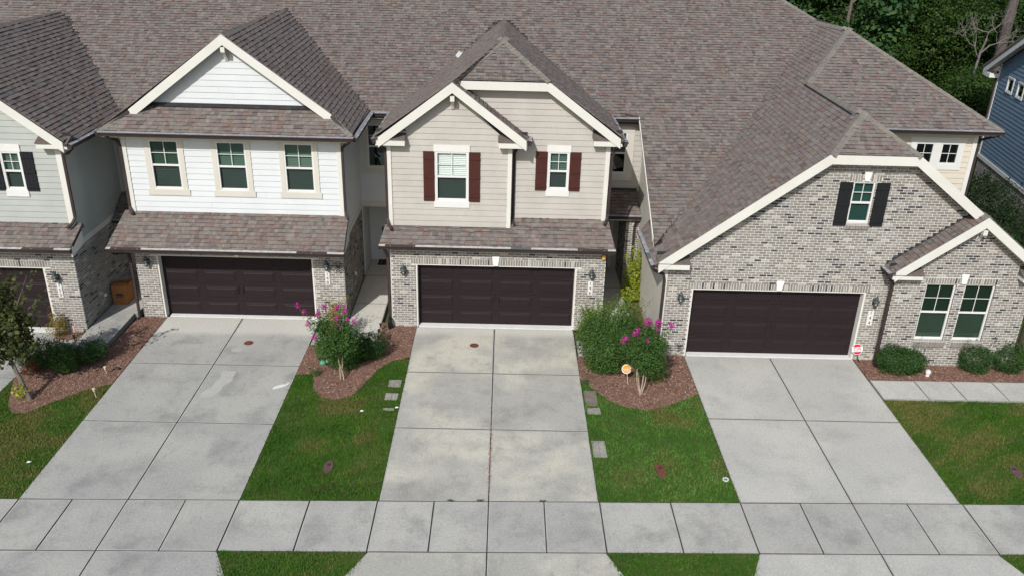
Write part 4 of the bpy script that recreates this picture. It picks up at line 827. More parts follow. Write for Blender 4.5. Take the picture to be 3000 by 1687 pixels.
# ------------------------------------------------------------------ blue house
bu = np.array((-.85, -5.0, 0)); bu /= np.linalg.norm(bu); bn = np.array((bu[1], -bu[0], 0.0))
blue = thing('blue_house', 'blue lap-sided house with a white gable edge beside dark trees', 'house', (20, 35, 0)); H = House(blue)
BF = Fr((20.0, 35.05, 0), bu, bn)
wv = [(1.13, 1.68, 5.94, 6.45), (2.20, 2.75, 5.94, 6.45)]
siding(blue, BF, [(0, 3.13), (8.5, 3.13), (8.5, 10.9), (0, 6.75)], wv, 'blue', expo=.155)
for w in wv: window(blue, BF, *w, sash=False, grid=(1, 1), trim=(.05, .06, .05, 0), tm=WHITE, upper=GL_D, blinds=None)
bx('water_table', WHITE, blue, BF, -.03, 8.5, 2.97, 3.13, 0, .05); H.brickwall(BF, [(0, 0), (8.5, 0), (8.5, 2.97), (0, 2.97)], [])
bx('corner_board', WHITE, blue, BF, -.04, .08, 3.13, 6.8, 0, .035)
barge(blue, BF, [(-.80, 6.56), (8.5, 11.2)], .26, .34, .38, WHITE); sofrake(blue, BF, [(-.80, 6.56), (8.5, 11.2)], .26, .36, 0, WHITE)
MB().box(BF, -.84, .0, 6.24, 6.40, 0, .37).build('eave_box', WHITE, blue); rb = MB(); rb.add([BF(-.86, 6.58, .42), BF(8.6, 11.28, .42), BF(8.6, 11.28, -8), BF(-.86, 6.58, -8)], [(0, 1, 2, 3)]); rb.add([BF(-.86, 6.50, .42), BF(8.6, 11.20, .42), BF(8.6, 11.28, .42), BF(-.86, 6.58, .42)], [(0, 1, 2, 3)]); rb.build('roof', SH[0], blue)
downspout(blue, [BF(-.10, 6.5, .05), BF(-.10, 3.2, .05), BF(-.10, .2, .05)], side=tuple(bu)); MB().prism(BF, [(.05, 0), (8.45, 0), (8.45, 10.8), (.05, 6.65)], -8, -.05).build('house_core', SID['blue'], blue)
H.finish(nb=200)

# ================================================================== GROUND
SOIL = mat('soil', (.085, .075, .045), .95, (.06, .085, .03), 1.2)
def sheetobj(name, polys, z, m, label, cat, kind='structure', thick=0.0):
    mb = MB()
    for p in polys:
        if thick: mb.prism(Fr((0, 0, 0), (1, 0, 0), (0, 0, 1), (0, 1, 0)), p, z-thick, z)
        else: mb.add([(x, y, z) for x, y in p], [tuple(range(len(p)))])
    return mb.build(name, m, label=label, cat=cat, kind=kind)
sheetobj('ground', [[(-700, -700), (700, -700), (700, 700), (-700, 700)]], -.12, SOIL, 'bare soil and rough turf around the row of houses', 'ground')
sheetobj('street', [[(-300, -6), (300, -6), (300, 12.0), (-300, 12.0)]], -.10, mat('asphalt', (.05, .05, .052), .9, (.065, .065, .065), 2, bump=.4, fine=.2), 'asphalt street below the row of driveways', 'road')
MB().box(WORLD, -60, 60, -.2, .0, 12.0, 12.35).build('kerb', CONC['walk'], label='low concrete kerb along the street', cat='kerb', kind='structure')
SIDE = mat('slab_side', (.27, .265, .25), .95, (.2, .195, .185), 6)
swf = lambda x: 15.55+.021*x
swn = lambda x: 13.90+.0195*x
def slab(parent, poly, m, z=0.0, th=.11, gap=.010, rim=.03, bev=.004):
    """one concrete slab: bevelled top edge and a paler tooled rim"""
    P = np.array(poly, float); c = P.mean(0); n = len(P)
    def inset(d):
        out = []
        for i in range(n):
            a, b, e = P[i-1], P[i], P[(i+1) % n]; t1 = (b-a)/np.linalg.norm(b-a); t2 = (e-b)/np.linalg.norm(e-b); n1 = np.array((-t1[1], t1[0])); n2 = np.array((-t2[1], t2[0])); bb = n1+n2; bb = bb/(bb@n1); out.append(b+bb*d)
        return out
    rings = [(inset(gap), z-th), (inset(gap), z-bev), (inset(gap+bev), z), (inset(gap+rim), z)]; mb = MB()
    V = [(p[0], p[1], zz) for r, zz in rings for p in r]; Fc = []; M = []
    for k in range(3):
        for i in range(n): Fc.append((k*n+i, k*n+(i+1) % n, (k+1)*n+(i+1) % n, (k+1)*n+i)); M.append((2, 2, 1)[k])
    Fc.append(tuple(range(3*n, 4*n))); M.append(0)
    mb.v = V; mb.f = Fc; mb.m = M
    return mb.build('concrete_slab', [m, CEDGE, SIDE if th > .12 or z > .01 else JOINT], parent)
def base(name, poly, label, cat='driveway', z=-.03):
    o = MB().prism(Fr((0, 0, 0), (1, 0, 0), (0, 0, 1), (0, 1, 0)), poly, z-.05, z).build(name, JOINT, label=label, cat=cat, kind='structure'); return o
def driveway(xs, ys, mk, label, top, fl, fr_):
    x0, x2 = xs[0], xs[-1]; d = base('driveway', [(x0, swf(x0)), (x2, swf(x2)), (x2, ys[-1]), (x0, ys[-1])], label)
    for j in range(len(ys)-1):
        for i in range(len(xs)-1):
            a, b = xs[i], xs[i+1]; y0l, y0r = (swf(a), swf(b)) if j == 0 else (ys[j], ys[j])
            slab(d, [(a, y0l), (b, y0r), (b, ys[j+1]), (a, ys[j+1])], mk)
    MB().prism(Fr((0, 0, 0), (1, 0, 0), (0, 0, 1), (0, 1, 0)), [(x0+.08, ys[-1]+.012), (x2-.04, ys[-1]+.012), (x2-.04, top), (x0+.08, top)], -.1, .022).build('threshold', mat('threshold_concrete', (.66, .66, .64), .85, (.60, .60, .58), 3), d)
    a = base('driveway_apron', [(x0+fl*1.8, 12.35), (x2+fr_*1.8, 12.35), (x2, swn(x2)), (x0, swn(x0))], label.replace('driveway', 'driveway apron at the street'), 'driveway')
    for i in range(len(xs)-1):
        p, q = xs[i], xs[i+1]; p1 = p+(fl*1.8 if i == 0 else 0); q1 = q+(fr_*1.8 if i == len(xs)-2 else 0)
        slab(a, [(p1, 12.36), (q1, 12.36), (q, swn(q)), (p, swn(p))], mk)
    return d
driveway([-10.53, -8.145, -5.69], [0, 18.45, 21.42, 24.40], CONC['left'], 'weathered grey concrete driveway before the white house', 24.62, -.4, .42)
driveway([-2.615, -.155, 2.33], [0, 18.41, 21.24, 24.06], CONC['mid'], 'cream-stained concrete driveway before the tan house', 24.36, -.42, .40)
driveway([5.545, 8.13, 10.65], [0, 19.13, 22.54], CONC['right'], 'pale clean concrete driveway before the brick house', 22.80, -.40, .42)
driveway([-18.3, -15.8, -13.29], [0, 18.0, 20.45, 23.16], CONC['left'], 'concrete driveway half hidden by the young tree at the frame edge', 23.48, -.4, .4)
sx = [-22, -20.4, -18.8, -17.2, -15.6, -13.9, -12.2, -10.52, -9.35, -8.15, -6.88, -5.70, -4.14, -2.64, -1.37, -.155, 1.09, 2.345, 3.96, 5.55, 6.92, 8.125, 9.39, 10.68, 12.3, 13.9, 15.5, 17.1, 18.7, 20.3]
sw = base('sidewalk', [(sx[0], swn(sx[0])), (sx[-1], swn(sx[-1])), (sx[-1], swf(sx[-1])), (sx[0], swf(sx[0]))], 'concrete sidewalk of square slabs crossing the three driveways', 'sidewalk')
for a, b in zip(sx, sx[1:]):
    wide = .014 if any(abs(a-q) < .02 for q in (-5.7, -2.64, 2.345, 5.55, 10.68, -10.52)) else .009
    slab(sw, [(a, swn(a)), (b, swn(b)), (b, swf(b)), (a, swf(a))], CONC['walk'] if not (-10.6 < a < -5.8) else CONC['left'], gap=wide)
def path(label, polys, m, z=.0, th=.11, zb=None):
    xs = [p[0] for q in polys for p in q]; ys = [p[1] for q in polys for p in q]
    d = thing('path', label, 'path', (sum(xs)/len(xs), sum(ys)/len(ys), 0), kind='structure')
    for q in polys: slab(d, q, m, z, th)
    return d
q4 = lambda x0, x1, y0, y1: [(x0, y0), (x1, y0), (x1, y1), (x0, y1)]
path('pale front path crossing the lawn from the brick house driveway', [q4(a, b, 20.25+.01*(a-10.6), 21.28+.01*(a-10.6)) for a, b in ((10.66, 11.95), (11.95, 13.0), (13.0, 14.2), (14.2, 15.5), (15.5, 16.7), (16.7, 18))], CONC['right'], .03)
path('shaded side path between the white house and the tan house', [q4(-4.80, -3.72, 23.5, 25.6), q4(-4.80, -3.72, 25.6, 27.9), q4(-4.80, -3.36, 27.9, 29.4), q4(-5.66, -3.72, 22.7, 23.5)], CONC['mid'], .03)
path('side path between the tan house and the brick house', [q4(2.36, 4.30, 22.35, 23.3), q4(3.22, 4.30, 23.3, 25.4), q4(3.22, 4.24, 25.4, 27.3), q4(3.22, 4.24, 27.3, 29.2)], CONC['mid'], .03)
path('raised side path with a stepped edge leading past the cardboard box', [q4(-12.46, -11.50, 21.98, 22.46), q4(-12.46, -11.50, 22.46, 24.3), q4(-12.46, -11.40, 24.3, 26.9), q4(-13.27, -12.46, 22.08, 22.46)], CONC['walk'], .14, .2)

# ------------------------------------------------------------------ mulch and lawn
LAWN = mat('lawn_soil', (.045, .080, .012), .95, (.085, .082, .030), 1.4, .45, .75)
GR = [leafmat('grass_green', (.042, .122, .012), .3, .9, .08), leafmat('grass_deep', (.031, .100, .010), .3, .9, .08), leafmat('grass_straw', (.150, .145, .045), .3, .9, .08), leafmat('grass_light', (.064, .148, .018), .3, .9, .08)]
MU = [mat('mulch_brown', (.235, .135, .098), .95), mat('mulch_red', (.285, .160, .120), .95), mat('mulch_dark', (.115, .064, .048), .95), mat('mulch_pale', (.44, .315, .25), .95)]
MULCH = mat('mulch_bed', (.150, .085, .062), .95, (.215, .125, .092), 9, bump=.8, bscale=40)
GR2 = [leafmat('grass_bright', (.062, .165, .026), .3, .9, .08), leafmat('grass_bright_deep', (.050, .140, .022), .3, .9, .08), GR[2], leafmat('grass_bright_light', (.10, .20, .042), .3, .9, .08)]
def inpoly(P, poly):
    x, y = P[:, 0], P[:, 1]; r = np.zeros(len(P), bool); n = len(poly)
    for i in range(n):
        (x0, y0), (x1, y1) = poly[i], poly[(i+1) % n]; c = (y0 > y) != (y1 > y)
        with np.errstate(divide='ignore', invalid='ignore'): r ^= c & (x < (x1-x0)*(y-y0)/(y1-y0+1e-12)+x0)
    return r
def scatter(poly, dens):
    xs = [p[0] for p in poly]; ys = [p[1] for p in poly]; A = (max(xs)-min(xs))*(max(ys)-min(ys)); n = int(A*dens)
    P = np.column_stack([NR.uniform(min(xs), max(xs), n), NR.uniform(min(ys), max(ys), n)]); return P[inpoly(P, poly)]
def nz(P, s, seed=0.0): return (np.sin(P[:, 0]*s+seed)+np.sin(P[:, 1]*s*1.3+seed*2)+np.sin((P[:, 0]+P[:, 1])*s*.7+seed*3)+np.sin((P[:, 0]*.8-P[:, 1]*1.1)*s*2.1+seed))/4
def smooth(poly, k=2):
    P = [np.array(p, float) for p in poly]
    for _ in range(k):
        Q = []
        for i in range(len(P)): a, b = P[i], P[(i+1) % len(P)]; Q += [a*.75+b*.25, a*.25+b*.75]
        P = Q
    return [tuple(p) for p in P]
BEDS = {
 'white': ([(-5.69, 20.95), (-5.2, 21.0), (-5.05, 20.2), (-4.75, 19.8), (-4.4, 19.66), (-3.95, 19.85), (-3.72, 20.5), (-3.45, 21.3), (-3.1, 21.85), (-2.615, 22.1), (-2.615, 24.1), (-3.33, 24.1), (-3.4, 24.3), (-3.72, 24.3), (-3.72, 22.7), (-5.69, 22.7)], 'red-brown mulch bed between the white and tan house driveways'),
 'tan': ([(2.335, 21.0), (2.70, 20.42), (3.0, 19.95), (3.45, 19.6), (4.0, 19.48), (4.6, 19.72), (5.1, 20.05), (5.54, 20.35), (5.54, 22.55), (4.72, 22.55), (4.72, 27.3), (4.30, 27.3), (4.30, 22.35), (2.335, 22.35)], 'red-brown mulch bed round the big shrub before the tan house'),
 'sage': ([(-13.29, 20.45), (-13.1, 19.95), (-12.75, 19.1), (-12.45, 18.72), (-12.1, 18.72), (-11.6, 19.35), (-11.1, 19.9), (-10.54, 20.25), (-10.53, 24.33), (-11.4, 24.33), (-11.48, 22.0), (-13.29, 22.05)], 'red-brown mulch bed under the young tree and low hedge'),
 'pocket': ([(-13.29, 22.46), (-12.47, 22.46), (-12.5, 23.2), (-13.4, 23.2)], 'small mulch pocket at the sage house brick corner'),
 'brick': ([(10.66, 21.29), (18, 21.36), (18, 23.5), (15.22, 23.5), (15.22, 22.26), (11.26, 22.26), (11.26, 22.53), (10.66, 22.53)], 'red-brown mulch bed under the brick house window bay')}
for k, (poly, lab) in BEDS.items():
    b = sheetobj('mulch_bed', [poly], -.002, MULCH, lab, 'mulch bed')
    P = scatter(poly, 1500); n = len(P); L = NR.uniform(.02, .07, n); w = NR.uniform(.006, .018, n); t = NR.uniform(0, 2*np.pi, n); tilt = NR.uniform(-.5, .5, n); z = NR.uniform(.0, .022, n)+.01*nz(P, 5)
    d = np.column_stack([np.cos(t), np.sin(t), tilt*.7]); e = np.column_stack([-np.sin(t), np.cos(t), NR.uniform(-.4, .4, n)]); c = np.column_stack([P, z])
    V = np.stack([c-d*L[:, None]/2-e*w[:, None]/2, c+d*L[:, None]/2-e*w[:, None]/2, c+d*L[:, None]/2+e*w[:, None]/2, c-d*L[:, None]/2+e*w[:, None]/2], 1).reshape(-1, 3)
    fastmesh('mulch_chips', V, 4, MU, NR.choice(4, n, p=[.38, .34, .18, .10]), b, kind='stuff')
def lawn(poly, lab, dry=0.0, dens=1500, gm=None):
    b = sheetobj('lawn', [poly], -.012, LAWN, lab, 'lawn'); P = scatter(poly, dens)
    for q, _ in BEDS.values(): P = P[~inpoly(P, q)]
    for q in BARE: P = P[((P[:, 0]-q[0])/q[2])**2+((P[:, 1]-q[1])/q[3])**2 > NR.uniform(.3, 1.1, len(P))]
    P = P+NR.normal(0, .022, P.shape); n = len(P); g = nz(P, 1.7, 1.0)+.6*nz(P, 4.3, 2.0)+NR.normal(0, .28, n); h = NR.uniform(.03, .065, n)*(1+.3*nz(P, 3, .5)); w = NR.uniform(.007, .014, n); t = NR.uniform(0, 2*np.pi, n); lean = NR.uniform(.2, 1.0, n)*h; t2 = NR.uniform(0, 2*np.pi, n)
    c = np.column_stack([P, np.full(n, -.012)]); e = np.column_stack([np.cos(t)*w, np.sin(t)*w, np.zeros(n)]); tip = c+np.column_stack([np.cos(t2)*lean, np.sin(t2)*lean, h])
    V = np.stack([c-e, c+e, tip], 1).reshape(-1, 3)
    for bx_, by_, br_ in DRY: g = g+1.2*np.exp(-((P[:, 0]-bx_)**2+(P[:, 1]-by_)**2)/br_**2)
    mi = np.where(g > .98-dry*1.25, 2, np.where(g > .12, 3, np.where(g < -.45, 1, 0))); mi = np.where(NR.random(n) < .015+dry*.2, 2, mi)
    fastmesh('grass', V, 3, gm or GR, mi, b, kind='stuff')
BARE = []; DRY = [(5.30, 17.25, .35), (5.45, 16.95, .3), (5.0, 18.9, .4), (-3.9, 19.3, .5), (-4.6, 19.35, .4), (12.6, 18.3, .5), (11.3, 19.9, .5), (14, 18.9, .4), (-12.2, 18.2, .7), (-11.6, 17.6, .5), (4.3, 19.2, .35), (-4.7, 17.6, .4), (-3.3, 17.9, .35)]
for x0, y0, hw, hd in ((-2.86, 20.58, .17, .18), (-2.86, 19.89, .17, .17), (-2.86, 19.28, .14, .06), (2.54, 19.98, .16, .40), (2.56, 19.38, .18, .16), (2.54, 17.65, .16, .34), (-3.97, 16.7, .12, .25), (3.93, 16.82, .12, .26), (12.6, 17.07, .13, .27), (5.42, 16.52, .07, .07)): BARE.append((x0, y0, hw*1.15, hd*1.15))
lw = lambda a, b, y1: [(a, swf(a)), (b, swf(b)), (b, y1), (a, y1)]
lawn(lw(-5.69, -2.615, 22.0), 'deep green lawn strip between the white and tan house driveways', .05)
lawn(lw(2.33, 5.545, 20.9), 'bright green lawn strip between the tan and brick house driveways', .10, 1500, GR2)
lawn(lw(-13.29, -10.53, 20.4), 'patchy olive lawn beside the young tree', .56)
lawn(lw(10.65, 20.0, 20.26), 'patchy lawn below the pale front path', .52)
lawn([(-5.27, 12.4), (-3.05, 12.4), (-2.64, swn(-2.64)), (-5.69, swn(-5.69))], 'kerbside grass strip between the white and tan driveway aprons', .1)
lawn([(2.75, 12.4), (5.1, 12.4), (5.55, swn(5.55)), (2.34, swn(2.34))], 'kerbside grass strip between the tan and brick driveway aprons', .05)
lawn([(11.4, 12.4), (16, 12.4), (16, swn(16)), (10.66, swn(10.66))], 'kerbside grass strip beyond the brick house driveway apron', .1)
lawn([(15.3, 23.5), (22, 23.5), (22, 34), (15.3, 34)], 'shaded side-yard grass between the brick and blue houses', .1, 300)

# ================================================================== PLANTS
BARK = mat('bark_grey', (.17, .145, .12), .95, (.11, .092, .075), 12, bump=.8, bscale=40); BARKP = mat('bark_pale_tan', (.36, .29, .22), .8, (.26, .20, .15), 14, bump=.4)
LF = {'deep': [leafmat('leaf_deep_a', (.020, .058, .014)), leafmat('leaf_deep_b', (.032, .080, .018)), leafmat('leaf_deep_c', (.050, .108, .024))],
      'mid': [leafmat('leaf_mid_a', (.035, .085, .016)), leafmat('leaf_mid_b', (.060, .125, .022)), leafmat('leaf_mid_c', (.095, .165, .032))],
      'lime': [leafmat('leaf_lime_a', (.20, .26, .022)), leafmat('leaf_lime_b', (.33, .35, .030)), leafmat('leaf_lime_c', (.12, .19, .022))],
      'shade': [leafmat('leaf_shade_a', (.010, .026, .008)), leafmat('leaf_shade_b', (.018, .040, .011)), leafmat('leaf_shade_c', (.030, .058, .015))],  # darker greens put the side yard's shade into the leaf colour
      'dusk': [leafmat('leaf_dusk_a', (.034, .050, .016)), leafmat('leaf_dusk_b', (.060, .072, .022)), leafmat('leaf_dusk_c', (.100, .095, .032))],
      'red': [leafmat('leaf_red_a', (.12, .028, .018)), leafmat('leaf_red_b', (.18, .05, .025)), leafmat('leaf_red_c', (.09, .06, .02))],
      'autumn': [leafmat('leaf_autumn_a', (.20, .17, .03)), leafmat('leaf_autumn_b', (.25, .11, .03)), leafmat('leaf_autumn_c', (.12, .18, .04))],
      'forest': [leafmat('leaf_forest_a', (.022, .052, .010)), leafmat('leaf_forest_b', (.036, .072, .013)), leafmat('leaf_forest_c', (.056, .094, .018))],
      'pine': [leafmat('needle_a', (.022, .058, .018), .2), leafmat('needle_b', (.038, .082, .024), .2), leafmat('needle_c', (.055, .100, .026), .2)]}
PINK = [leafmat('petal_magenta', (.36, .012, .235), .25), leafmat('petal_pink', (.46, .045, .30), .25), leafmat('petal_rose', (.36, .05, .13), .25)]
def blob(c, r, n, shell=.6, lump=.16):
    d = NR.normal(0, 1, (n, 3)); d /= np.linalg.norm(d, axis=1)[:, None]; ph = NR.uniform(0, 6, 6)
    l = 1+lump*(np.sin(d[:, 0]*5+ph[0])*np.sin(d[:, 1]*5+ph[1])+np.sin(d[:, 2]*6+ph[2])*.7+.5*np.sin(d[:, 0]*11+d[:, 2]*9+ph[3]))
    rr = (shell+(1-shell)*np.sqrt(NR.random(n)))*l*(1+NR.normal(0, .035, n)); return np.array(c)+d*rr[:, None]*np.array(r), d
def leaves(name, P, D, size, mats, parent, wts=(.4, .38, .22), up=.5, kind=None, asp=.5, org=None):
    n = len(P); s = size*NR.uniform(.65, 1.35, n)[:, None]
    nn = D*.8+NR.normal(0, .55, (n, 3))+np.array((0, 0, up)); nn /= np.linalg.norm(nn, axis=1)[:, None]
    a = np.cross(nn, NR.normal(0, 1, (n, 3))); a /= np.linalg.norm(a, axis=1)[:, None]+1e-9; b = np.cross(nn, a)
    V = np.stack([P-a*s*.5, P+b*s*asp*.5-a*s*.05, P+a*s*.5-nn*s*.12, P-b*s*asp*.5-a*s*.05], 1).reshape(-1, 3)
    return fastmesh(name, V, 4, mats, NR.choice(len(mats), n, p=np.array(wts)/sum(wts)), parent, org=(0, 0, 0) if org is None else org)
def stems(base, tips, r0, parent, m, name='stem'):
    mb = MB()
    for t in tips:
        b = np.array(base)+np.array((R.uniform(-.06, .06), R.uniform(-.06, .06), 0)); t = np.array(t); mid = (b+t)/2+np.array((R.uniform(-.08, .08), R.uniform(-.08, .08), R.uniform(0, .1)))
        mb.tube([b, mid*.5+b*.5+(0, 0, .02), mid, t], [r0, r0*.85, r0*.65, r0*.3], 5)
    return mb.build(name, m, parent)
def shrub(name, label, loc, blobs, leaf=.055, pal='deep', group=None, dens=1.0, shoots=0, cat='shrub', kindm=None, wts=(.4, .38, .22), up=.5):
    t = thing(name, label, cat, loc, group); Ps, Ds = [], []
    for (dx, dy, dz, rx, ry, rz) in blobs:
        area = (rx*ry+ry*rz+rx*rz)*4.2; n = int(area/(leaf*leaf)*3.0*dens)
        p, d = blob((loc[0]+dx, loc[1]+dy, dz), (rx, ry, rz), n, .55, .10); k = p[:, 2] > .02; Ps.append(p[k]); Ds.append(d[k])
    if shoots:
        for _ in range(shoots):
            (dx, dy, dz, rx, ry, rz) = R.choice(blobs); a = R.uniform(0, 6.28); q = R.uniform(.3, .9); b0 = np.array((loc[0]+dx+rx*q*math.cos(a), loc[1]+dy+ry*q*math.sin(a), dz+rz*.75)); dirv = np.array((math.cos(a)*.45, math.sin(a)*.45, 1.0)); L = R.uniform(.15, .42); k = int(14*L/.25); s = NR.random(k); p = b0+dirv*(s*L)[:, None]+NR.normal(0, .022, (k, 3)); Ps.append(p); Ds.append(np.tile((math.cos(a), math.sin(a), .3), (k, 1)))
    P, D = np.concatenate(Ps), np.concatenate(Ds); leaves('foliage', P, D, leaf, LF[pal] if isinstance(pal, str) else pal, t, wts, up)
    core = MB()
    tips = [(loc[0]+dx+R.uniform(-.4, .4)*rx, loc[1]+dy+R.uniform(-.4, .4)*ry, dz+rz*R.uniform(.1, .6)) for (dx, dy, dz, rx, ry, rz) in blobs for _ in range(4)]
    stems((loc[0], loc[1], -.02), tips, .016, t, BARK, 'branches'); return t
# beds by the sage house
shrub('hedge_shrub', 'dark clipped shrub nearest the young tree in the low hedge', (-12.95, 21.25, 0), [(-.28, -.1, .38, .42, .38, .40), (.22, -.15, .40, .46, .42, .42)], .045, 'deep', 'low hedge shrubs')
shrub('nandina', 'feathery bright green nandina in the middle of the low hedge', (-12.15, 21.0, 0), [(0, 0, .38, .44, .40, .40), (-.15, .15, .55, .36, .32, .28), (.15, -.2, .24, .30, .27, .24)], .05, [LF['deep'][1], LF['deep'][2], LF['mid'][1]], 'low hedge shrubs', .9, 26)
shrub('hedge_shrub', 'rounded green shrub at the path end of the low hedge', (-11.55, 21.35, 0), [(-.12, 0, .34, .38, .38, .34), (.16, .1, .42, .30, .32, .30)], .045, 'deep', 'low hedge shrubs', 1.0, 8)
shrub('red_shrub', 'small red-leaved shrub in front of the dark hedge', (-12.98, 20.72, 0), [(0, 0, .18, .32, .22, .2)], .045, 'red', None, .5, 8)
shrub('nandina', 'small yellow-green nandina at the sage house brick corner', (-13.28, 22.95, 0), [(0, 0, .28, .32, .24, .26), (.1, .05, .45, .2, .2, .16)], .045, 'autumn', None, .5, 14)
# bed between the white and tan houses
shrub('round_shrub', 'round dark green shrub behind the pink-flowered bush by the side path', (-3.68, 22.05, 0), [(0, 0, .40, .44, .44, .42), (-.22, -.15, .36, .36, .36, .36)], .045, 'deep', None, .9, 8)
shrub('green_shrub', 'broad green shrub behind the pink flowers before the white house', (-4.5, 21.75, 0), [(-.38, 0, .46, .46, .46, .46), (.25, .05, .50, .54, .5, .50), (.1, -.35, .26, .46, .34, .30)], .05, [LF['deep'][1], LF['deep'][2], LF['mid'][1]], None, .9, 34)
shrub('nandina', 'orange and yellow tinted nandina at the white house brick corner', (-4.95, 22.95, 0), [(0, 0, .55, .36, .3, .5), (.1, .1, .95, .28, .25, .3)], .05, 'autumn', None, .55, 22)
shrub('weed_tuft', 'low leafy weeds at the mulch edge beside the white house driveway', (-5.15, 20.95, 0), [(0, 0, .06, .18, .14, .09)], .04, 'mid', None, .6, 6)
# bed between tan and brick houses
shrub('big_shrub', 'big rounded green shrub beside the tan house driveway', (3.05, 21.75, 0), [(0, -.05, .62, .78, .62, .64), (-.25, .2, .95, .62, .55, .52), (.42, .25, 1.0, .60, .55, .55), (.05, -.35, .40, .60, .42, .42), (.75, .3, .95, .42, .42, .55)], .05, [LF['deep'][1], LF['deep'][2], LF['mid'][2]], None, .9, 60, wts=(.35, .4, .25))
shrub('abelia', 'wispy light green shrub rising behind the big rounded shrub', (3.35, 22.6, 0), [(0, 0, 1.05, .82, .55, .62), (.5, .1, 1.1, .5, .4, .5), (-.55, 0, .9, .4, .4, .45)], .05, [LF['mid'][1], LF['mid'][2], LF['lime'][2]], None, .6, 110, wts=(.3, .4, .3))
shrub('golden_shrub', 'yellow-green shrub tip at the edge of the tan garage door', (2.62, 22.85, 0), [(0, 0, .75, .30, .26, .55)], .05, [LF['lime'][2], LF['lime'][0], LF['mid'][2]], None, .7, 14)
shrub('golden_euonymus', 'tall yellow-green variegated shrub climbing beside the brick house wall', (4.42, 26.35, 0), [(-.02, -.1, .42, .34, .36, .45), (.05, .0, .95, .24, .24, .5), (.14, .02, 1.4, .13, .16, .4), (-.12, 0, 1.1, .10, .12, .45)], .07, 'lime', None, 1.0, 16)
shrub('low_shrub', 'low leafy shrub behind the pale myrtle stems', (4.45, 21.1, 0), [(0, 0, .28, .38, .32, .3)], .05, [LF['mid'][1], LF['mid'][2], LF['autumn'][0]], None, .6, 14)
shrub('weed_tuft', 'bright weed tuft at the edge of the tan house driveway', (2.42, 20.75, 0), [(0, 0, .06, .13, .13, .09)], .04, 'mid', None, .6, 6)
# brick house
shrub('boxwood', 'largest clipped boxwood below the brick house downspout', (11.72, 21.82, 0), [(0, 0, .38, .74, .46, .42), (-.2, .1, .48, .5, .4, .36), (.3, -.05, .42, .44, .38, .36)], .045, 'deep', 'boxwoods under the window bay', .95, 10, wts=(.3, .4, .3))
shrub('boxwood', 'middle small boxwood below the brick house windows', (14.02, 22.0, 0), [(0, 0, .40, .50, .44, .44)], .045, 'deep', 'boxwoods under the window bay', 1.3, 14, wts=(.3, .4, .3))
shrub('boxwood', 'small boxwood at the outer corner of the brick house', (15.05, 22.05, 0), [(0, 0, .42, .52, .46, .46)], .045, 'deep', 'boxwoods under the window bay', 1.3, 14, wts=(.3, .4, .3))
shrub('nandina', 'orange-tinted nandina at the frame edge beside the brick house corner', (15.9, 22.7, 0), [(0, 0, .5, .35, .3, .5)], .05, [LF['mid'][1], LF['lime'][2], LF['autumn'][1]], None, .5, 14)
shrub('yard_shrub', 'tall dark shrub with upright shoots against the blue house', (17.9, 29.6, 0), [(0, 0, 1.9, .9, .9, 1.7), (.3, -.6, 1.6, .8, .8, 1.4), (-.2, .5, 2.3, .6, .6, 1.5)], .085, 'shade', 'side-yard shrubs', .8, 30)
shrub('yard_shrub', 'round dark shrub below the blue house brick base', (17.6, 27.7, 0), [(0, 0, 1.3, .9, .9, 1.2), (.5, -.3, 1.1, .7, .7, 1.0)], .085, 'shade', 'side-yard shrubs', .8, 16)
shrub('yard_shrub', 'low dark shrub behind the small front gable of the brick house', (17.3, 25.9, 0), [(0, 0, 1.0, .9, .9, .95), (.7, .2, .9, .7, .7, .85)], .085, 'shade', 'side-yard shrubs', .8, 12)
shrub('yard_shrub', 'dark shrub at the frame edge below the blue house', (18.2, 24.6, 0), [(0, 0, .9, .9, .9, .9)], .085, 'shade', 'side-yard shrubs', .8, 10)
shrub('yard_shrub', 'leafy shrub in the gap between the brick house eave and the blue wall', (17.9, 32.2, 0), [(0, 0, 1.7, .9, .9, 1.6), (-.5, .6, 2.2, .7, .7, 1.3)], .085, 'shade', 'side-yard shrubs', .8, 16)
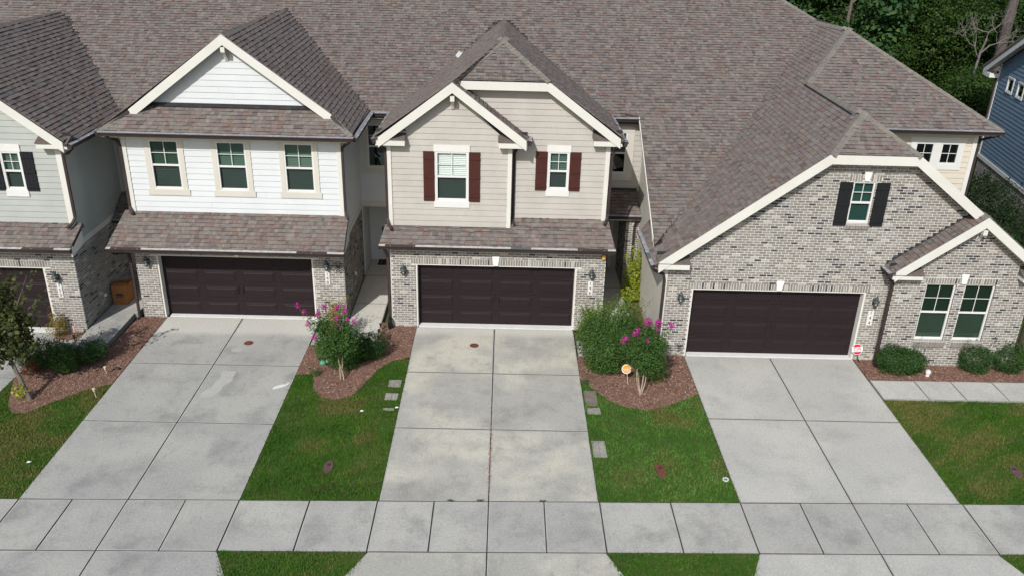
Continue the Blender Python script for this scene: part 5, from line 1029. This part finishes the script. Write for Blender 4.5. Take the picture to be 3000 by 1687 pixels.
# crape myrtles
def flower_mesh(nm, n=70):
    p, d = blob((0, 0, 0), (.075, .075, .10), n, .3); s = .035*NR.uniform(.7, 1.3, n)[:, None]; nn = d+NR.normal(0, .5, (n, 3)); a = np.cross(nn, NR.normal(0, 1, (n, 3))); a /= np.linalg.norm(a, axis=1)[:, None]; b = np.cross(nn/np.linalg.norm(nn, axis=1)[:, None], a)
    V = np.stack([p-a*s*.5, p+b*s*.5, p+a*s*.5, p-b*s*.5], 1).reshape(-1, 3); o = fastmesh(nm, V, 4, PINK, NR.choice(3, n, p=[.55, .33, .12])); me = o.data; bpy.data.objects.remove(o); return me
FM = [flower_mesh('flower_cluster') for _ in range(3)]
def myrtle(label, loc, fl, yf, crown, nst):
    t = thing('crape_myrtle', label, 'flowering shrub', loc); mb = MB(); o = np.array(loc)
    heads = [np.array((x, yf+R.uniform(-.25, .25), z)) for x, z in fl]
    bs = [o+np.array((R.uniform(-.07, .07), R.uniform(-.05, .05), -.02)) for _ in range(nst)]; cc = np.array(crown[0][:3])
    ms = []
    for b in bs:
        m = np.array((o[0]+R.uniform(-.2, .2), o[1]+R.uniform(.05, .3), R.uniform(.6, .75))); ms.append(m); mb.tube([b, b*.5+m*.5+np.array((R.uniform(-.04, .04), 0, .0)), m], [.020, .017, .013], 6)
    mb.build('stems', BARKP, t); tw = MB(); Ps, Ds = [], []
    for h in heads:
        m = min(ms, key=lambda q: abs(q[0]-h[0])); mid = m*.45+h*.55+np.array((0, 0, .12)); tw.tube([m, mid, h-(0, 0, .06)], [.008, .005, .003], 5)
        k = 150; s = NR.uniform(.12, .93, k); p = np.where(s[:, None] < .55, m+(mid-m)*(s/.55)[:, None], mid+(h-mid)*((s-.55)/.45)[:, None])+NR.normal(0, .065, (k, 3)); Ps.append(p); Ds.append(np.tile((0, -.3, .6), (k, 1)))
    tw.build('twigs', mat('green_twig', (.12, .12, .05), .8), t)
    for (x, y, z, rx, ry, rz) in crown: p, d = blob((x, y, z), (rx, ry, rz), int((rx*ry+ry*rz+rx*rz)*4.2/.0010), .25, .38); Ps.append(p); Ds.append(d)
    leaves('foliage', np.concatenate(Ps), np.concatenate(Ds), .052, LF['deep'][1:]+LF['mid'][1:2], t, asp=.62)
    for h in heads:
        ob = bpy.data.objects.new('flower_cluster', R.choice(FM)); link(ob, t); ob.location = tuple(h-o); s = R.uniform(.75, 1.2); ob.scale = (s, s, s*R.uniform(.9, 1.3)); ob.rotation_euler = (R.uniform(-.4, .4), R.uniform(-.4, .4), R.uniform(0, 6))
myrtle('magenta-flowered crape myrtle before the white house garage', (-4.35, 20.74, 0), [(-5.46, 2.22), (-5.29, 2.01), (-4.89, 2.06), (-4.82, 2.0), (-4.98, 1.84), (-4.44, 2.06), (-4.25, 2.05), (-4.23, 1.95), (-4.42, 1.83), (-4.37, 1.56), (-5.29, 1.52), (-3.94, 1.79), (-5.05, 1.29), (-4.15, 1.75)], 21.0, [(-4.42, 20.92, .98, .44, .40, .48), (-4.75, 20.95, .95, .30, .28, .38), (-4.3, 21.0, 1.45, .28, .26, .28), (-4.85, 21.0, 1.5, .2, .2, .26), (-4.1, 20.95, 1.1, .26, .26, .34)], 5)
myrtle('magenta-flowered crape myrtle beside the brick house corner', (3.92, 20.25, 0), [(3.95, 2.12), (4.26, 2.11), (4.05, 2.02), (4.29, 1.97), (4.27, 1.87), (4.64, 1.95), (3.95, 1.79), (4.14, 1.86), (3.77, 1.74), (3.44, 1.57), (3.72, 1.58), (4.02, 1.56), (3.98, 1.44), (3.4, 1.38), (3.54, 1.35), (4.19, 1.16)], 20.6, [(4.02, 20.5, 1.02, .42, .40, .46), (4.26, 20.5, .90, .32, .32, .42), (4.12, 20.6, 1.42, .36, .30, .34), (3.72, 20.65, 1.22, .28, .26, .28), (4.40, 20.55, 1.35, .22, .22, .26), (4.05, 20.6, 1.75, .22, .2, .18)], 5)
# young tree on the left
yt = thing('young_tree', 'young dusky-leaved tree with a leaning trunk at the left edge', 'tree', (-12.29, 19.34, 0)); mb = MB()
mb.tube([(-12.29, 19.34, -.02), (-12.40, 19.4, .3), (-12.58, 19.5, .75), (-12.74, 19.6, 1.15), (-12.78, 19.65, 1.7), (-12.6, 19.65, 2.4)], [.075, .062, .055, .05, .04, .02], 8)
for tip in ((-11.75, 19.5, 3.5), (-11.6, 19.6, 2.85), (-11.95, 19.4, 1.75), (-13.3, 19.7, 2.6), (-12.3, 19.9, 3.3), (-13.4, 19.5, 1.5), (-12.7, 19.4, 3.0)):
    b = np.array((-12.76, 19.62, R.uniform(1.2, 1.9))); t = np.array(tip); mb.tube([b, b*.5+t*.5+(0, 0, .1), t], [.024, .015, .006], 5)
mb.build('trunk', BARK, yt); Ps, Ds = [], []
for c, r in (((-12.85, 19.6, 2.2), (.62, .6, .62)), ((-12.35, 19.55, 2.15), (.48, .5, .5)), ((-12.95, 19.55, 1.4), (.5, .5, .42)), ((-12.3, 19.5, 1.65), (.34, .4, .32)), ((-12.75, 19.7, 2.85), (.5, .45, .4)), ((-13.3, 19.6, 1.9), (.5, .5, .7))):
    p, d = blob(c, r, int((r[0]*r[1]+r[1]*r[2]+r[0]*r[2])*4.2/.0048), .35, .3); Ps.append(p); Ds.append(d)
for a, b in (((-12.4, 19.5, 2.3), (-11.55, 19.5, 3.62)), ((-12.3, 19.5, 2.1), (-11.45, 19.6, 2.95)), ((-12.4, 19.5, 1.6), (-11.8, 19.4, 1.55)), ((-12.8, 19.6, 2.6), (-12.3, 19.9, 3.4)), ((-12.5, 19.5, 1.9), (-11.9, 19.5, 2.0))):
    k = 46; s = NR.random(k)[:, None]; Ps.append(np.array(a)+(np.array(b)-np.array(a))*s+NR.normal(0, .07, (k, 3))); Ds.append(np.tile((0, -.5, .5), (k, 1)))
leaves('crown', np.concatenate(Ps), np.concatenate(Ds), .105, LF['dusk'], yt, asp=.85, wts=(.45, .38, .17))
p, d = blob((-12.5, 19.32, .28), (.2, .18, .25), 90, .3, .2); leaves('basal_foliage', p, d, .07, LF['lime'], yt, asp=.8)['kind'] = 'stuff'
# woodland behind
def crownmesh(pal, n, leaf, lumps, sz):
    Ps, Ds = [], []
    for _ in range(lumps):
        a = R.uniform(0, 6.28); q = R.uniform(0, .75); c = (math.cos(a)*q*sz[0], math.sin(a)*q*sz[1], R.uniform(-.8, .85)*sz[2]); f = R.uniform(.26, .44); p, d = blob(c, (sz[0]*f, sz[1]*f, sz[2]*f*.62), n//lumps, .45, .25); Ps.append(p); Ds.append(d)
    o = leaves('crown', np.concatenate(Ps), np.concatenate(Ds), leaf, LF[pal], None, up=.7, asp=.6, wts=(.42, .38, .2)); me = o.data; bpy.data.objects.remove(o); return me
CM = [crownmesh('forest', 20000, .165, 30, (3.2, 3.0, 4.4)) for _ in range(3)]; CP = [crownmesh('pine', 12000, .24, 22, (2.4, 2.4, 4.6)) for _ in range(2)]
def trunkmesh(h, r, nb):
    mb = MB(); mb.tube([(0, 0, -.1), (.05, .02, h*.3), (-.08, .05, h*.65), (.05, 0, h)], [r, r*.85, r*.6, r*.25], 8)
    for _ in range(nb):
        z = R.uniform(.25, .9)*h; a = R.uniform(0, 6.28); L = R.uniform(1.0, 2.6); mb.tube([(0, 0, z), (math.cos(a)*L*.5, math.sin(a)*L*.5, z+L*.25), (math.cos(a)*L, math.sin(a)*L, z+L*.6)], [r*.3, r*.2, r*.08], 5)
    o = mb.build('trunk', BARK); me = o.data; bpy.data.objects.remove(o); return me
TM = [trunkmesh(10, .22, 9) for _ in range(2)]
spots = [(14.5, 47, 'p', 6.5), (17.5, 45.5, 'p', 5.8), (12.5, 50, 'p', 7), (20.5, 46.5, 'b', 5.4), (23, 44.5, 'b', 5.0), (25.8, 46, 'b', 5.8), (28.2, 48, 'b', 6.4), (19.0, 43.5, 'b', 3.6), (21.8, 41.8, 'b', 3.2), (25.4, 42.0, 'b', 3.4), (27.2, 43.5, 'b', 4.2), (16.2, 50, 'b', 7.5), (22, 51, 'b', 8), (27, 53, 'b', 8.5), (31.5, 47, 'b', 6.5), (33, 52, 'b', 8), (18.5, 54, 'p', 9), (14, 55, 'b', 9), (25, 57, 'p', 9), (30.5, 57, 'b', 9), (35.5, 56, 'b', 9), (10, 54, 'p', 8.5), (22.4, 39.2, 'b', 2.2), (20.3, 40.3, 'b', 2.4), (21.5, 38.8, 'b', 3.3), (23.4, 39.6, 'b', 3.6)]
words = {'b': 'broadleaf tree', 'p': 'pine'}
place = ['first pine past the roof edge', 'pine leaning over the roof hip', 'pine nearest the top roof corner', 'bright broadleaf tree right of the pines', 'broadleaf tree above the middle of the roof hip', 'broadleaf tree left of the bare grey tree', 'broadleaf tree under the bare grey tree', 'low broadleaf tree close behind the roof hip', 'low leafy tree above the brick house eave', 'leafy tree touching the blue house corner', 'broadleaf tree behind the blue house gable', 'tall broadleaf tree among the pines', 'tall broadleaf tree in the second row of woods', 'tall broadleaf tree behind the bare grey tree', 'broadleaf tree over the blue house roof', 'broadleaf tree deep behind the blue house', 'tall pine deep in the woods', 'tall broadleaf tree deep behind the roof corner', 'tall pine behind the bare grey tree', 'deep broadleaf tree at the top right', 'broadleaf tree furthest right in the woods', 'pine furthest left in the woods', 'lowest leafy sapling behind the brick house eave', 'short leafy sapling beside the blue house corner', 'leafy sapling hiding the foot of the bare grey tree', 'leafy sapling hiding the foot of the thick pine trunk']
for i, (x, y, k, zc) in enumerate(spots):
    t = thing('pine_tree' if k == 'p' else 'broadleaf_tree', place[i], 'tree', (x, y, -.1), 'woodland trees behind the houses')
    ob = bpy.data.objects.new('crown', R.choice(CM if k == 'b' else CP)); link(ob, t); s = max(.55, zc/5.6) if zc < 5.6 else R.uniform(1.0, 1.25); ob.scale = (s, s, s*R.uniform(.9, 1.1)); ob.location = (0, 0, zc+.1); ob.rotation_euler = (0, 0, R.uniform(0, 6.28))
    ob = bpy.data.objects.new('trunk', R.choice(TM)); link(ob, t); s = zc/6.2; ob.scale = (s, s, s); ob.rotation_euler = (0, 0, R.uniform(0, 6.28))
t = thing('bare_tree', 'bare grey-branched dead tree in front of the dark woods', 'tree', (21.7, 40.2, 0)); mb = MB(); GB = mat('dead_branch_grey', (.17, .155, .14), .9)
def limb(p, d, L, r, k):
    q = p+d*L; mb.tube([p, (p+q)/2+NR.normal(0, .06*L, 3), q], [r, r*.8, r*.55], 5)
    if k:
        for _ in range(3 if k > 1 else 2):
            e = d+NR.normal(0, .55, 3); e /= np.linalg.norm(e); limb(q, e, L*R.uniform(.55, .8), r*.55, k-1)
mb.tube([(21.7, 40.2, -.1), (21.6, 40.2, 3.6), (21.75, 40.1, 6.6)], [.08, .065, .05], 6); limb(np.array((21.75, 40.1, 6.5)), np.array((.1, -.1, .95)), .95, .05, 4); limb(np.array((21.7, 40.1, 6.2)), np.array((-.5, -.3, .7)), .8, .04, 4); limb(np.array((21.7, 40.1, 6.4)), np.array((.6, -.3, .6)), .9, .04, 4); mb.build('branches', GB, t)
t = thing('tall_pine', 'thick grey pine trunk rising at the top right of the woods', 'tree', (22.9, 40.6, 0)); MB().tube([(22.9, 40.6, -.1), (22.92, 40.6, 5), (22.97, 40.6, 9), (23.1, 40.7, 16)], [.26, .23, .21, .15], 10).build('trunk', mat('pine_bark', (.125, .105, .098), .95, (.075, .062, .058), 10, bump=.9, bscale=20), t)
sheetobj('woodland_floor', [[(5, 38.5), (60, 38.5), (90, 140), (-40, 140), (-40, 50), (5, 50)]], -.09, mat('leaf_litter', (.05, .042, .028), .95, (.035, .045, .02), 1.5), 'dark leaf-littered ground under the woods', 'ground')
for i, (x, y) in enumerate(((10, 64), (17, 66), (24, 67), (31, 66), (38, 66), (44, 60))):
    t = thing('backdrop_tree', ['far tall tree left of the top roof corner', 'far tall tree over the pines', 'far tall tree at the middle of the woods', 'far tall tree behind the bare branches', 'far tall tree behind the pine trunk', 'far tall tree at the outer right'][i], 'tree', (x, y, 0), 'woodland trees behind the houses'); ob = bpy.data.objects.new('crown', CM[i % 3]); link(ob, t); ob.scale = (1.9, 1.4, 1.9); ob.location = (0, 0, 7.5); ob = bpy.data.objects.new('trunk', TM[i % 2]); link(ob, t); ob.scale = (1.4, 1.4, 1.4)

# ================================================================== SMALL THINGS
# spider web wall ornament
wf = FRONT(24.33); c0 = (-5.015, 1.84); ro = .19; t = thing('web_ornament', 'black iron spider web ornament hung on the brick by the 148 plaque', 'wall ornament', wf(c0[0], c0[1]-.2, .03)); mb = MB(); ang = [math.radians(22.5+45*i) for i in range(8)]
for a in ang: mb.tube([wf(c0[0], c0[1], .03), wf(c0[0]+ro*math.cos(a), c0[1]+ro*math.sin(a), .03)], .006, 5)
mb.build('spokes', BLACK, t)
for f in (.35, .68, 1.0): MB().tube([wf(c0[0]+ro*f*math.cos(a), c0[1]+ro*f*math.sin(a), .03) for a in ang+ang[:1]], .007, 5).build('ring', BLACK, t)
# cardboard box
CB = mat('cardboard', (.36, .165, .060), .9, (.31, .14, .05), 3, fine=.05); bxo = thing('cardboard_box', 'tall brown cardboard moving box on the raised side path', 'box', (-12.18, 25.15, .14)); bz = .14
MB().box(WORLD, -12.42, -11.95, bz, bz+.62, 24.92, 25.42).build('carton', CB, bxo)
MB().add([(-12.42, 24.92, bz+.622), (-11.95, 24.92, bz+.622), (-11.96, 25.15, bz+.655), (-12.41, 25.15, bz+.645)], [(0, 1, 2, 3)]).build('flap', CB, bxo); MB().add([(-12.42, 25.42, bz+.622), (-11.95, 25.42, bz+.622), (-11.94, 25.19, bz+.69), (-12.40, 25.2, bz+.64)], [(0, 1, 2, 3)]).build('flap', CB, bxo)
MB().box(WORLD, -12.20, -12.17, bz+.64, bz+.66, 24.93, 25.15).build('tape', mat('packing_tape', (.30, .16, .07), .3), bxo)
pr = MB(); INK = mat('box_print', (.05, .045, .05), .8); bf = FRONT(24.92); pr.prism(bf, [(-12.31, bz+.30), (-12.285, bz+.37), (-12.08, bz+.37), (-12.06, bz+.33), (-12.08, bz+.30)], .0, .003); pr.box(bf, -12.31, -12.05, bz+.265, bz+.28, 0, .003); pr.box(bf, -12.28, -12.08, bz+.235, bz+.25, 0, .003); pr.build('printed_panel', INK, bxo)
# yard signs
def disc(fr, a, b, r, c0, c1, n=28, st=0.0): return [(a+r*math.cos(st+2*math.pi*i/n), b+r*math.sin(st+2*math.pi*i/n)) for i in range(n)]
sf = Fr((3.60, 20.80, 0), (1, .0, 0), (0, -.9, .44), (0, .44, .9)); sg = thing('yard_sign', 'round orange and white security sign on a thin stake by the big shrub', 'sign', (3.66, 20.75, 0)); ORW = mat('sign_orange', (.62, .26, .02), .5)
MB().prism(sf, disc(sf, 0, .43, .135, 0, 0), 0, .008).build('sign_disc', WHITE, sg); MB().prism(sf, disc(sf, 0, .43, .115, 0, 0), .008, .011).build('sign_face', ORW, sg); text('lettering', 'vivint', .085, sf, 0, .43, .012, WHITE, sg, .001); MB().prism(sf, [(-.07, .375), (.07, .375), (.07, .385), (-.07, .385)], .011, .013).build('sign_rule', WHITE, sg)
MB().tube([sf(.0, .44, -.006), sf(.02, .3, -.006), (3.66, 20.78, -.05)], .008, 6).build('stake', mat('stake_pale', (.5, .44, .34), .6), sg)
cf = Fr((10.72, 22.38, 0), (.996, 0, .087), (0, -.97, .24), (-.087, .24, .966)); sg = thing('yard_sign', 'red and white octagon security sign beside the brick garage door', 'sign', (10.78, 22.35, 0)); RD = mat('sign_red', (.50, .015, .05), .5)
MB().prism(cf, disc(cf, 0, .40, .18, 0, 0, 8, math.pi/8), 0, .008).build('sign_plate', WHITE, sg); MB().prism(cf, disc(cf, 0, .40, .162, 0, 0, 8, math.pi/8), .008, .010).build('sign_field', RD, sg); MB().prism(cf, [(-.155, .325), (.155, .325), (.155, .475), (-.155, .475)], .010, .012).build('sign_band', WHITE, sg)
text('lettering', 'CPI', .155, cf, 0, .395, .0125, RD, sg, .002); text('lettering', 'SECURITY SYSTEMS', .024, cf, 0, .463, .0125, BLACK, sg, .0005); MB().tube([cf(0, .40, -.008), cf(.0, .22, -.008), (10.80, 22.36, -.05)], .012, 6).build('stake', BLACK, sg)
# covers in the driveways and meter boxes in the lawns
RUST = mat('rusted_iron', (.16, .055, .035), .8, (.11, .045, .03), 9, bump=.3); PURP = mat('meter_lid_purple_brown', (.13, .075, .072), .8, (.09, .055, .05), 10)
for (x, y), lab in (((-7.51, 22.75), 'round rust-red cleanout cover in the white house driveway'), ((-.75, 22.9), 'round rust-red cleanout cover in the tan house driveway')):
    t = thing('cleanout_cover', lab, 'cover', (x, y, .004)); mb = MB(); mb.lathe((x, y, .001), [(.135, 0), (.135, .008), (.128, .010), (.122, .006), (.10, .006), (.02, .010), (.002, .010)], 28); mb.build('lid', RUST, t); MB().box(WORLD, x-.03, x+.03, .010, .018, y-.012, y+.012).build('lifting_lug', RUST, t)
def meterbox(x, y, hx, hy, m, lab, sq=False, rot=0.0):
    t = thing('meter_box', lab, 'meter box', (x, y, 0)); n = 4 if sq else 24; st = math.pi/4 if sq else 0; k = 1.41 if sq else 1
    P = [(x+(hx*k*math.cos(st+2*math.pi*i/n))*math.cos(rot)-(hy*k*math.sin(st+2*math.pi*i/n))*math.sin(rot), y+(hx*k*math.cos(st+2*math.pi*i/n))*math.sin(rot)+(hy*k*math.sin(st+2*math.pi*i/n))*math.cos(rot)) for i in range(n)]
    GF = Fr((0, 0, 0), (1, 0, 0), (0, 0, 1), (0, 1, 0)); MB().prism(GF, P, -.05, .012).build('lid', m, t); cx, cy = x, y+hy*.35
    MB().prism(GF, [(cx+hx*.45*math.cos(a), cy+hx*.4*math.sin(a)) for a in [i*math.pi/8 for i in range(16)]], .012, .022).build('reading_flap', mat('flap_dark', (.05, .032, .032), .7), t)
meterbox(-3.97, 16.70, .11, .24, PURP, 'oval purple-brown meter lid in the grass beside the white house driveway'); meterbox(3.93, 16.82, .10, .25, RUST, 'rectangular rusty meter lid in the grass between tan and brick driveways', True, .12); meterbox(12.62, 17.05, .12, .25, PURP, 'oval rusty meter lid in the lawn at the far right', False, -.1)
# stepping pavers
PV = mat('paver_grey', (.30, .285, .255), .9, (.22, .205, .18), 6, bump=.3, fine=.1); PV2 = mat('paver_pale', (.33, .315, .285), .9, (.26, .245, .22), 6, bump=.3, fine=.1)
def paver(x0, x1, y0, y1, lab, cols, rows, m=PV):
    t = thing('paver', lab, 'paver', ((x0+x1)/2, (y0+y1)/2, 0), 'stepping pavers beside the tan house driveway'); w, d = (x1-x0)/cols, (y1-y0)/rows
    for i in range(cols):
        for j in range(rows):
            p = [(x0+i*w+.004, y0+j*d+.004), (x0+(i+1)*w-.004, y0+j*d+.004), (x0+(i+1)*w-.004, y0+(j+1)*d-.004), (x0+i*w+.004, y0+(j+1)*d-.004)]; MB().prism(Fr((0, 0, 0), (1, 0, 0), (0, 0, 1), (0, 1, 0)), p, -.05, .008+R.uniform(-.003, .004)).build('stone', m, t)
paver(-3.04, -2.69, 20.40, 20.77, 'upper paver in the grass left of the tan house driveway', 2, 2); paver(-3.05, -2.70, 19.73, 20.06, 'middle pale paver in the grass left of the tan house driveway', 2, 2, PV2); paver(-3.02, -2.72, 19.22, 19.32, 'lowest paver half sunk in the grass left of the tan house driveway', 2, 1)
paver(2.36, 2.71, 19.64, 20.40, 'brown paver pair at the mulch edge right of the tan house driveway', 1, 2, mat('paver_brown', (.21, .175, .145), .9, (.15, .125, .10), 6)); paver(2.38, 2.74, 19.23, 19.53, 'grey paver below the brown pavers by the tan driveway', 2, 2); paver(2.37, 2.71, 17.31, 18.0, 'pale double paver low in the grass right of the tan house driveway', 2, 4, PV2)
# little things
t = thing('drain_cleanout', 'white plastic cleanout pipe standing in mulch between the boxwoods', 'drain pipe', (12.49, 21.62, 0)); mb = MB(); mb.lathe((12.49, 21.62, -.02), [(.055, 0), (.055, .12), (.075, .13), (.075, .20), (.06, .215), (.03, .215), (.03, .24), (.005, .24)], 16); mb.build('cap', WHITE, t)
t = thing('drain_ring', 'small white drain ring at the edge of the pale driveway', 'drain cap', (5.42, 16.52, 0)); mb = MB(); mb.lathe((5.42, 16.52, -.02), [(.075, 0), (.075, .035), (.055, .035), (.05, .02), (.005, .02)], 20); mb.build('ring', WHITE, t); MB().lathe((5.42, 16.52, .002), [(.045, 0), (.045, .004), (.01, .004)], 16).build('grate', mat('grate_grey', (.16, .18, .16), .7), t)
t = thing('garden_globe', 'small teal and white garden ornament in mulch by the pink flowers', 'garden ornament', (-5.02, 21.52, 0)); mb = MB(); mb.lathe((-5.04, 21.52, 0), [(.02, 0), (.07, .02), (.095, .07), (.09, .12), (.05, .165), (.01, .175)], 16); mb.build('globe', mat('teal_glaze', (.10, .33, .25), .3, spec=.6), t, smooth=True); MB().lathe((-4.94, 21.58, .03), [(.02, 0), (.06, .03), (.055, .09), (.01, .12)], 12).build('white_cap', WHITE, t)
def stakelight(x, y, lab, h=.3, col=None):
    t = thing('path_light', lab, 'garden light', (x, y, 0)); MB().tube([(x, y, -.03), (x-.03, y, h*.6)], .009, 6).build('stake', mat('stake_pale2', (.55, .48, .35), .5), t); mb = MB(); mb.lathe((x-.03, y, h*.6), [(.018, 0), (.03, .04), (.03, .09), (.045, .095), (.04, .115), (.005, .13)], 12); mb.build('lamp_head', col or mat('brass_pale', (.48, .44, .30), .4, spec=.5), t)
stakelight(-10.64, 19.52, 'pale stake light in the grass beside the grey driveway', .30); stakelight(-10.88, 20.75, 'small stake light in the mulch beside the grey driveway', .22)
for x, y, lab in ((-12.55, 22.52, 'small black path light at the mulch pocket corner'), (-3.66, 23.75, 'black path light beside the side path, nearer the garage wall'), (-3.66, 23.35, 'black path light at the front end of the side path')): stakelight(x, y, lab, .22, BLACK)
t = thing('dark_ornament', 'low black lizard-like ornament on mulch beside the grey driveway', 'garden ornament', (-10.72, 21.03, 0)); mb = MB(); mb.tube([(-10.82, 21.0, .03), (-10.76, 21.03, .05), (-10.68, 21.02, .05), (-10.62, 21.05, .03)], [.012, .035, .04, .015], 7); mb.build('body', BLACK, t)
for dx in (-.10, .06): MB().tube([(-10.70+dx, 20.98, .0), (-10.70+dx, 21.03, .04), (-10.70+dx, 21.08, .0)], .01, 5).build('leg', BLACK, t)
t = thing('pink_ornament', 'small faded pink garden flag stuck in the mulch pocket', 'garden ornament', (-12.72, 22.85, 0)); MB().tube([(-12.72, 22.85, -.02), (-12.72, 22.87, .46)], .006, 5).build('stake', BLACK, t); MB().box(FRONT(22.86), -12.75, -12.69, .18, .40, 0, .012).build('flag', mat('faded_pink', (.55, .24, .26), .7, (.62, .38, .38), 14), t)
t = thing('hose_reel', 'black coiled hose leaning at the tan house brick corner', 'hose', (-3.42, 24.0, 0)); mb = MB(); mb.tube([(-3.44+.0*i, 23.95+.17*math.cos(2*math.pi*i/24), .19+.17*math.sin(2*math.pi*i/24)) for i in range(25)], .035, 8); mb.tube([(-3.38, 23.97+.14*math.cos(2*math.pi*i/24), .17+.14*math.sin(2*math.pi*i/24)) for i in range(25)], .03, 8); mb.build('coil', mat('black_rubber', (.015, .015, .017), .6), t); MB().box(WORLD, -3.47, -3.36, 0, .16, 23.91, 23.99).build('stand', BLACK, t)
t = thing('doormat', 'striped black and brown doormat at the shaded porch door', 'doormat', (-3.95, 29.15, .03)); MB().box(WORLD, -4.5, -3.62, .032, .045, 28.85, 29.35).build('mat_base', mat('mat_black', (.02, .018, .018), .95), t)
for i in range(5): MB().box(WORLD, -4.42+i*.16, -4.34+i*.16, .045, .049, 28.9, 29.3).build('mat_stripe', mat('mat_stripe_red', (.14, .07, .06), .95), t)
for x, y, lab in ((-10.95, 16.62, 'scrap of white litter in the olive lawn'), (-2.66, 19.30, 'white pebble on the lowest paver'), (-3.55, 19.10, 'white scrap of litter in the deep green lawn')):
    t = thing('litter', lab, 'litter', (x, y, 0)); mb = MB(); mb.add([(x-.05, y-.03, .035), (x+.04, y-.035, .045), (x+.06, y+.03, .03), (x+.0, y+.02, .06), (x-.04, y+.035, .035)], [(0, 1, 3), (1, 2, 3), (2, 4, 3), (4, 0, 3)]); mb.build('scrap', WHITE, t)
# repair patches and spills, thin skins lying on the slabs
def patch(name, pts, m, lab, z=.004): sheetobj(name, [smooth(pts, 2)], z, m, lab, 'concrete patch')
patch('concrete_patch', [(-7.72, 21.12), (-7.55, 21.02), (-7.36, 21.10), (-7.40, 20.82), (-7.34, 20.5), (-7.52, 20.32), (-7.5, 20.0), (-7.62, 19.72), (-7.86, 19.60), (-8.02, 19.74), (-7.95, 20.02), (-7.78, 20.22), (-7.84, 20.45), (-7.70, 20.7), (-7.80, 20.95)], PATCH, 'long pale repair patch beside the centre joint of the grey driveway')
patch('concrete_patch', [(-7.95, 22.38), (-7.65, 22.44), (-7.55, 22.3), (-7.62, 22.16), (-7.85, 22.2)], PATCH, 'small pale repair patch near the rust-red cover')
patch('paint_spill', [(-6.15, 20.28), (-5.95, 20.42), (-5.85, 20.40), (-5.83, 20.5), (-5.74, 20.52), (-5.82, 20.32), (-5.98, 20.2), (-6.16, 20.12)], WHITE, 'white paint spill at the grass edge of the grey driveway', .005)
db = MB(); rr = random.Random(3)       # rusty debris lying in the centre joint of the middle driveway
for i in range(190):
    y = rr.triangular(15.7, 20.4, 16.5); x = -.155+rr.gauss(0, .022); a = rr.uniform(0, 3.1); L = rr.uniform(.008, .03); dx, dy = math.cos(a)*L, math.sin(a)*L; db.add([(x-dx, y-dy, .003), (x+dy*.5, y-dx*.5, .012), (x+dx, y+dy, .004), (x-dy*.5, y+dx*.5, .006)], [(0, 1, 2, 3)], rr.randrange(3))
db.build('joint_debris', [MU[1], MU[3], MU[0]], label='line of rusty debris in the centre joint of the tan driveway', cat='debris', kind='stuff')
for i, (x, y) in enumerate(((-1.0, 15.53), (-.35, 15.55), (1.05, 15.58))):
    t = thing('weed', ['weed in the driveway joint nearest the white house side', 'weed in the driveway joint beside the centre line', 'weed in the driveway joint nearest the brick house side'][i], 'weed', (x, y, 0)); p, d = blob((x, y, .02), (.10, .025, .035), 60, .2); leaves('leaves', p, d, .03, LF['dusk'], t)
